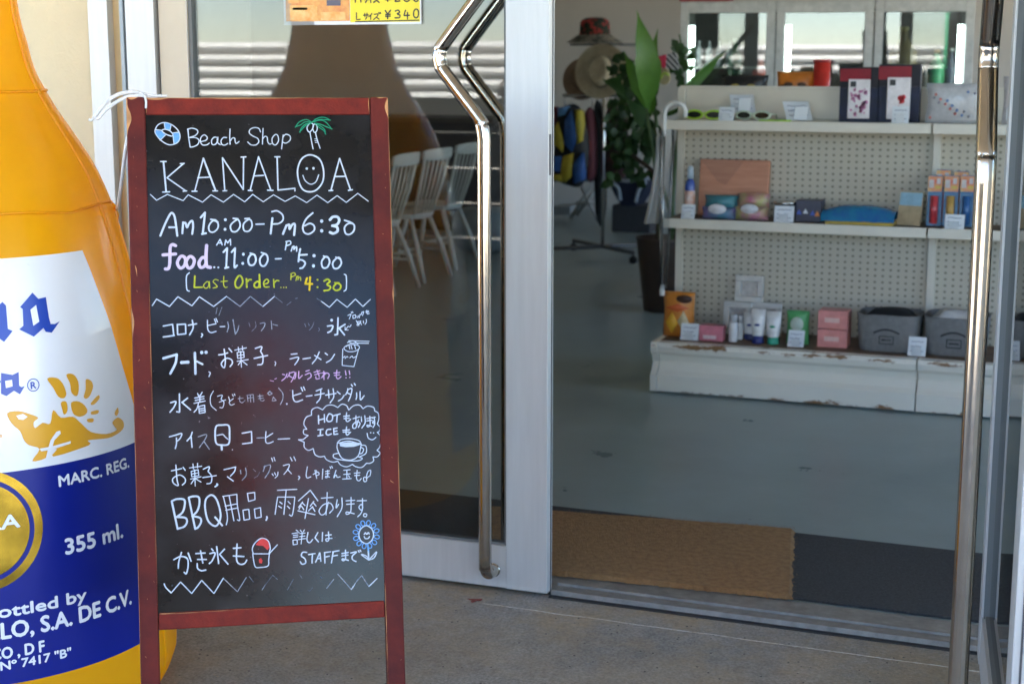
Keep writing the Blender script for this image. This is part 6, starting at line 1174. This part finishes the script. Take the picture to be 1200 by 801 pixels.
# ================================================================== CHAIRS seen through the left door
def chair(label):
    t = thing('spindle_chair', label, 'chair', (0, 0, 0), 'white spindle-back chairs in a row'); m = M['white_chair']    # faces -x, back towards +x
    mb = MB(); n = 20; V = []
    for zz, k in ((.425, .93), (.455, 1), (.462, .97)):
        for i in range(n):
            a = 2 * math.pi * i / n; e = 3.2; cx_ = math.copysign(abs(math.cos(a)) ** (2 / e), math.cos(a)); cy_ = math.copysign(abs(math.sin(a)) ** (2 / e), math.sin(a)); V.append(Vector((cx_ * .20 * k - .02, cy_ * (.20 + .02 * (-cx_)) * k, zz)))
    F = [(k * n + i, k * n + (i + 1) % n, (k + 1) * n + (i + 1) % n, (k + 1) * n + i) for k in range(2) for i in range(n)] + [tuple(reversed(range(n))), tuple(range(2 * n, 3 * n))]; mb.add(V, F, 0, False); mb.build('seat', m, t, bevel=.003)
    for sx in (-1, 1):
        for sy in (-1, 1): MB().tube([Vector((sx * .13 - .02, sy * .14, .43)), Vector((sx * .20 - .01, sy * .185, .2)), Vector((sx * .245, sy * .21, .0))], [.016, .019, .013], 10).build('leg', m, t)
    for sy in (-1, 1): MB().tube([Vector((-.205, sy * .187, .19)), Vector((.19, sy * .187, .19))], .009, 8).build('stretcher', m, t)
    MB().tube([Vector((0, -.187, .19)), Vector((0, .187, .19))], .009, 8).build('stretcher', m, t)
    for k in range(6):
        y_ = (-.15 + .06 * k); end = k in (0, 5); MB().tube([Vector((.135, y_ * .92, .455)), Vector((.20, y_ * 1.12, .66)), Vector((.245, y_ * 1.2, .84))], .013 if end else .0075, 8).build('spindle', m, t)
    mb = MB(); n = 12; V = []
    for i in range(n + 1):
        f = i / n * 2 - 1; y_ = f * .215; x_ = .245 - .035 * (1 - f * f) * -1; hz = .04 * (1 - .35 * f ** 4); V += [Vector((x_ - .010, y_, .865 - hz)), Vector((x_ + .012, y_, .865 - hz)), Vector((x_ + .020, y_, .865 + hz)), Vector((x_ - .002, y_, .865 + hz))]
    F = [(4 * i + a, 4 * i + (a + 1) % 4, 4 * i + 4 + (a + 1) % 4, 4 * i + 4 + a) for i in range(n) for a in range(4)] + [(0, 1, 2, 3), (4 * n + 3, 4 * n + 2, 4 * n + 1, 4 * n)]; mb.add(V, F, 0, True); mb.build('top_rail', m, t, bevel=.003); return t
c0 = chair('white spindle-back chair nearest the door, beside the chalkboard edge')
c1 = copy_tree(c0); c1['label'] = 'white spindle-back chair in the middle of the row seen through the glass'
c2_ = copy_tree(c0); c2_['label'] = 'white spindle-back chair farthest back, just left of the door handle'
for c_, (x_, y_, a_) in ((c0, (-4.60, 9.12, .05)), (c1, (-4.64, 9.72, -.03)), (c2_, (-4.72, 10.42, .0))): c_.location = (x_, y_, 0); c_.rotation_euler = (0, 0, a_)
tb = thing('dining_table', 'dark topped table the white chairs are drawn up to', 'table', (-5.45, 9.8, 0)); MB().box((-5.85, 8.9, .70), (-5.03, 10.8, .735)).build('table_top', sm('table_brown', (.10, .07, .05), .4), tb, bevel=.004)
for x_ in (-5.78, -5.12):
    for y_ in (9.0, 10.7): MB().box((x_ - .025, y_ - .025, 0), (x_ + .025, y_ + .025, .699)).build('leg', sm('table_brown', (.10, .07, .05), .4), tb)
c = Vector((-4.75, 11.4, 0)); mb = MB(); mb.lathe([(.18, 0), (.24, .05), (.26, .18), (.24, .3), (.16, .34), (.02, .345)], c, 28); tag(mb.build('storage_tub', mat('pale_blue_plastic', (.30, .38, .42), .4)), 'pale blue rounded tub on the floor behind the white chairs', 'tub')
# dark shop display at the back behind the chairs
dp = thing('display_counter', 'dark counter along the back wall behind the chairs', 'counter', (-6.2, 12.9, 0)); MB().box((-8.6, 12.6, 0), (-5.2, 13.2, .95)).build('counter_body', sm('counter_dark', (.045, .04, .038), .6), dp); MB().box((-8.65, 12.55, .951), (-5.15, 13.25, .99)).build('counter_top', sm('counter_top', (.09, .075, .06), .5), dp)

# ================================================================== ACROSS THE STREET (seen in the reflections)
rd = MB(); rd.box((-60, -21, -.14), (40, -3.2, -.125)); tag(rd.build('road', mat('pale_bounce_concrete', (.29, .265, .225), .9, 0, var=.12, vscale=1.5, bump=.3, bscale=30)), kind='structure')  # unseen pale surface, added to bounce sunlight under the canopy
fw = thing('louvred_wall', 'white wall of stacked horizontal concrete beams across the road', 'wall', (-12, -24, -.14))
wmt = mat('white_concrete', (.58, .58, .565), .8, 0, var=.08, vscale=2)
for k in range(6):
    mb = MB(); z0 = .30 + k * .27; pr = [(-24.12, z0), (-23.95, z0 + .02), (-23.90, z0 + .11), (-23.95, z0 + .20), (-24.12, z0 + .22)]; mb.prism(pr, lambda y, z, d: Vector((d, y, z)), -40, 16); mb.build('beam', wmt, fw)
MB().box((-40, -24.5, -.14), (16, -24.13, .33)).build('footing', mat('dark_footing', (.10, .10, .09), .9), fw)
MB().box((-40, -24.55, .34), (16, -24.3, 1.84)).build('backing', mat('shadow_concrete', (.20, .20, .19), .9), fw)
for i, x_ in enumerate((-22, -14.8, -7.5, -.2, 7.1)):
    t = thing('fence_pole', 'green painted pole in front of the louvred wall', 'pole', (x_, -23.7, -.14), 'green poles along the louvred wall'); MB().tube([Vector((x_, -23.7, -.14)), Vector((x_, -23.7, 2.9))], .06, 12).build('shaft', mat('green_pole', (.04, .32, .16), .5), t); MB().lathe([(.07, 0), (.07, .03), (.02, .06)], Vector((x_, -23.7, 2.9)), 12).build('cap', M['white'], t)

# unseen dark kiosk and red banner, added for reflections in the chalkboard
ki = thing('added_kiosk', 'unseen dark kiosk added to darken the chalkboard reflection', 'kiosk', (5.6, -11, -.13))
MB().box((4.5, -13, -.13), (6.8, -10, 4.6)).build('wall', mat('dark_timber', (.03, .024, .02), .7), ki); MB().box((4.2, -13.3, 4.601), (7.1, -9.7, 4.8)).build('roof', mat('kiosk_roof', (.05, .05, .05), .8), ki)
BX, BY = 4.45, -7.2
bn = thing('added_banner', 'unseen red banner on a pole, added to redden the chalkboard reflection', 'banner', (BX, BY, -.13)); MB().tube([Vector((BX, BY, -.13)), Vector((BX, BY, 4.2))], .02, 8).build('pole', M['steel'], bn)
mb = MB(); V = []
for j in range(13):
    for i in range(7): V.append(Vector((BX + .02 + i * .12, BY + .05 * math.sin(i * .9 + j * .5), 1.9 + j * .185)))
mb.add(V + [v + Vector((0, .004, 0)) for v in V], [(j * 7 + i, j * 7 + i + 1, j * 7 + i + 8, j * 7 + i + 7) for j in range(12) for i in range(6)] + [(91 + j * 7 + i + 7, 91 + j * 7 + i + 8, 91 + j * 7 + i + 1, 91 + j * 7 + i) for j in range(12) for i in range(6)], 0, True); mb.build('cloth', mat('banner_red', (.45, .05, .035), .8), bn)

ts = thing('added_screen', 'unseen low dark screen added along the forecourt edge', 'screen', (-8, -3.0, -.14))  # unseen barrier, added to keep the sunlit road out of the reflections
for k in range(5): MB().box((-17, -3.03, -.10 + k * .265), (-.6, -3.0, -.10 + k * .265 + .25)).build('board', mat('screen_brown', (.035, .025, .018), .7), ts)
for k in range(8): MB().box((-16.9 + k * 2.3, -3.1, -.14), (-16.8 + k * 2.3, -3.031, 1.2)).build('post', M['post'], ts)
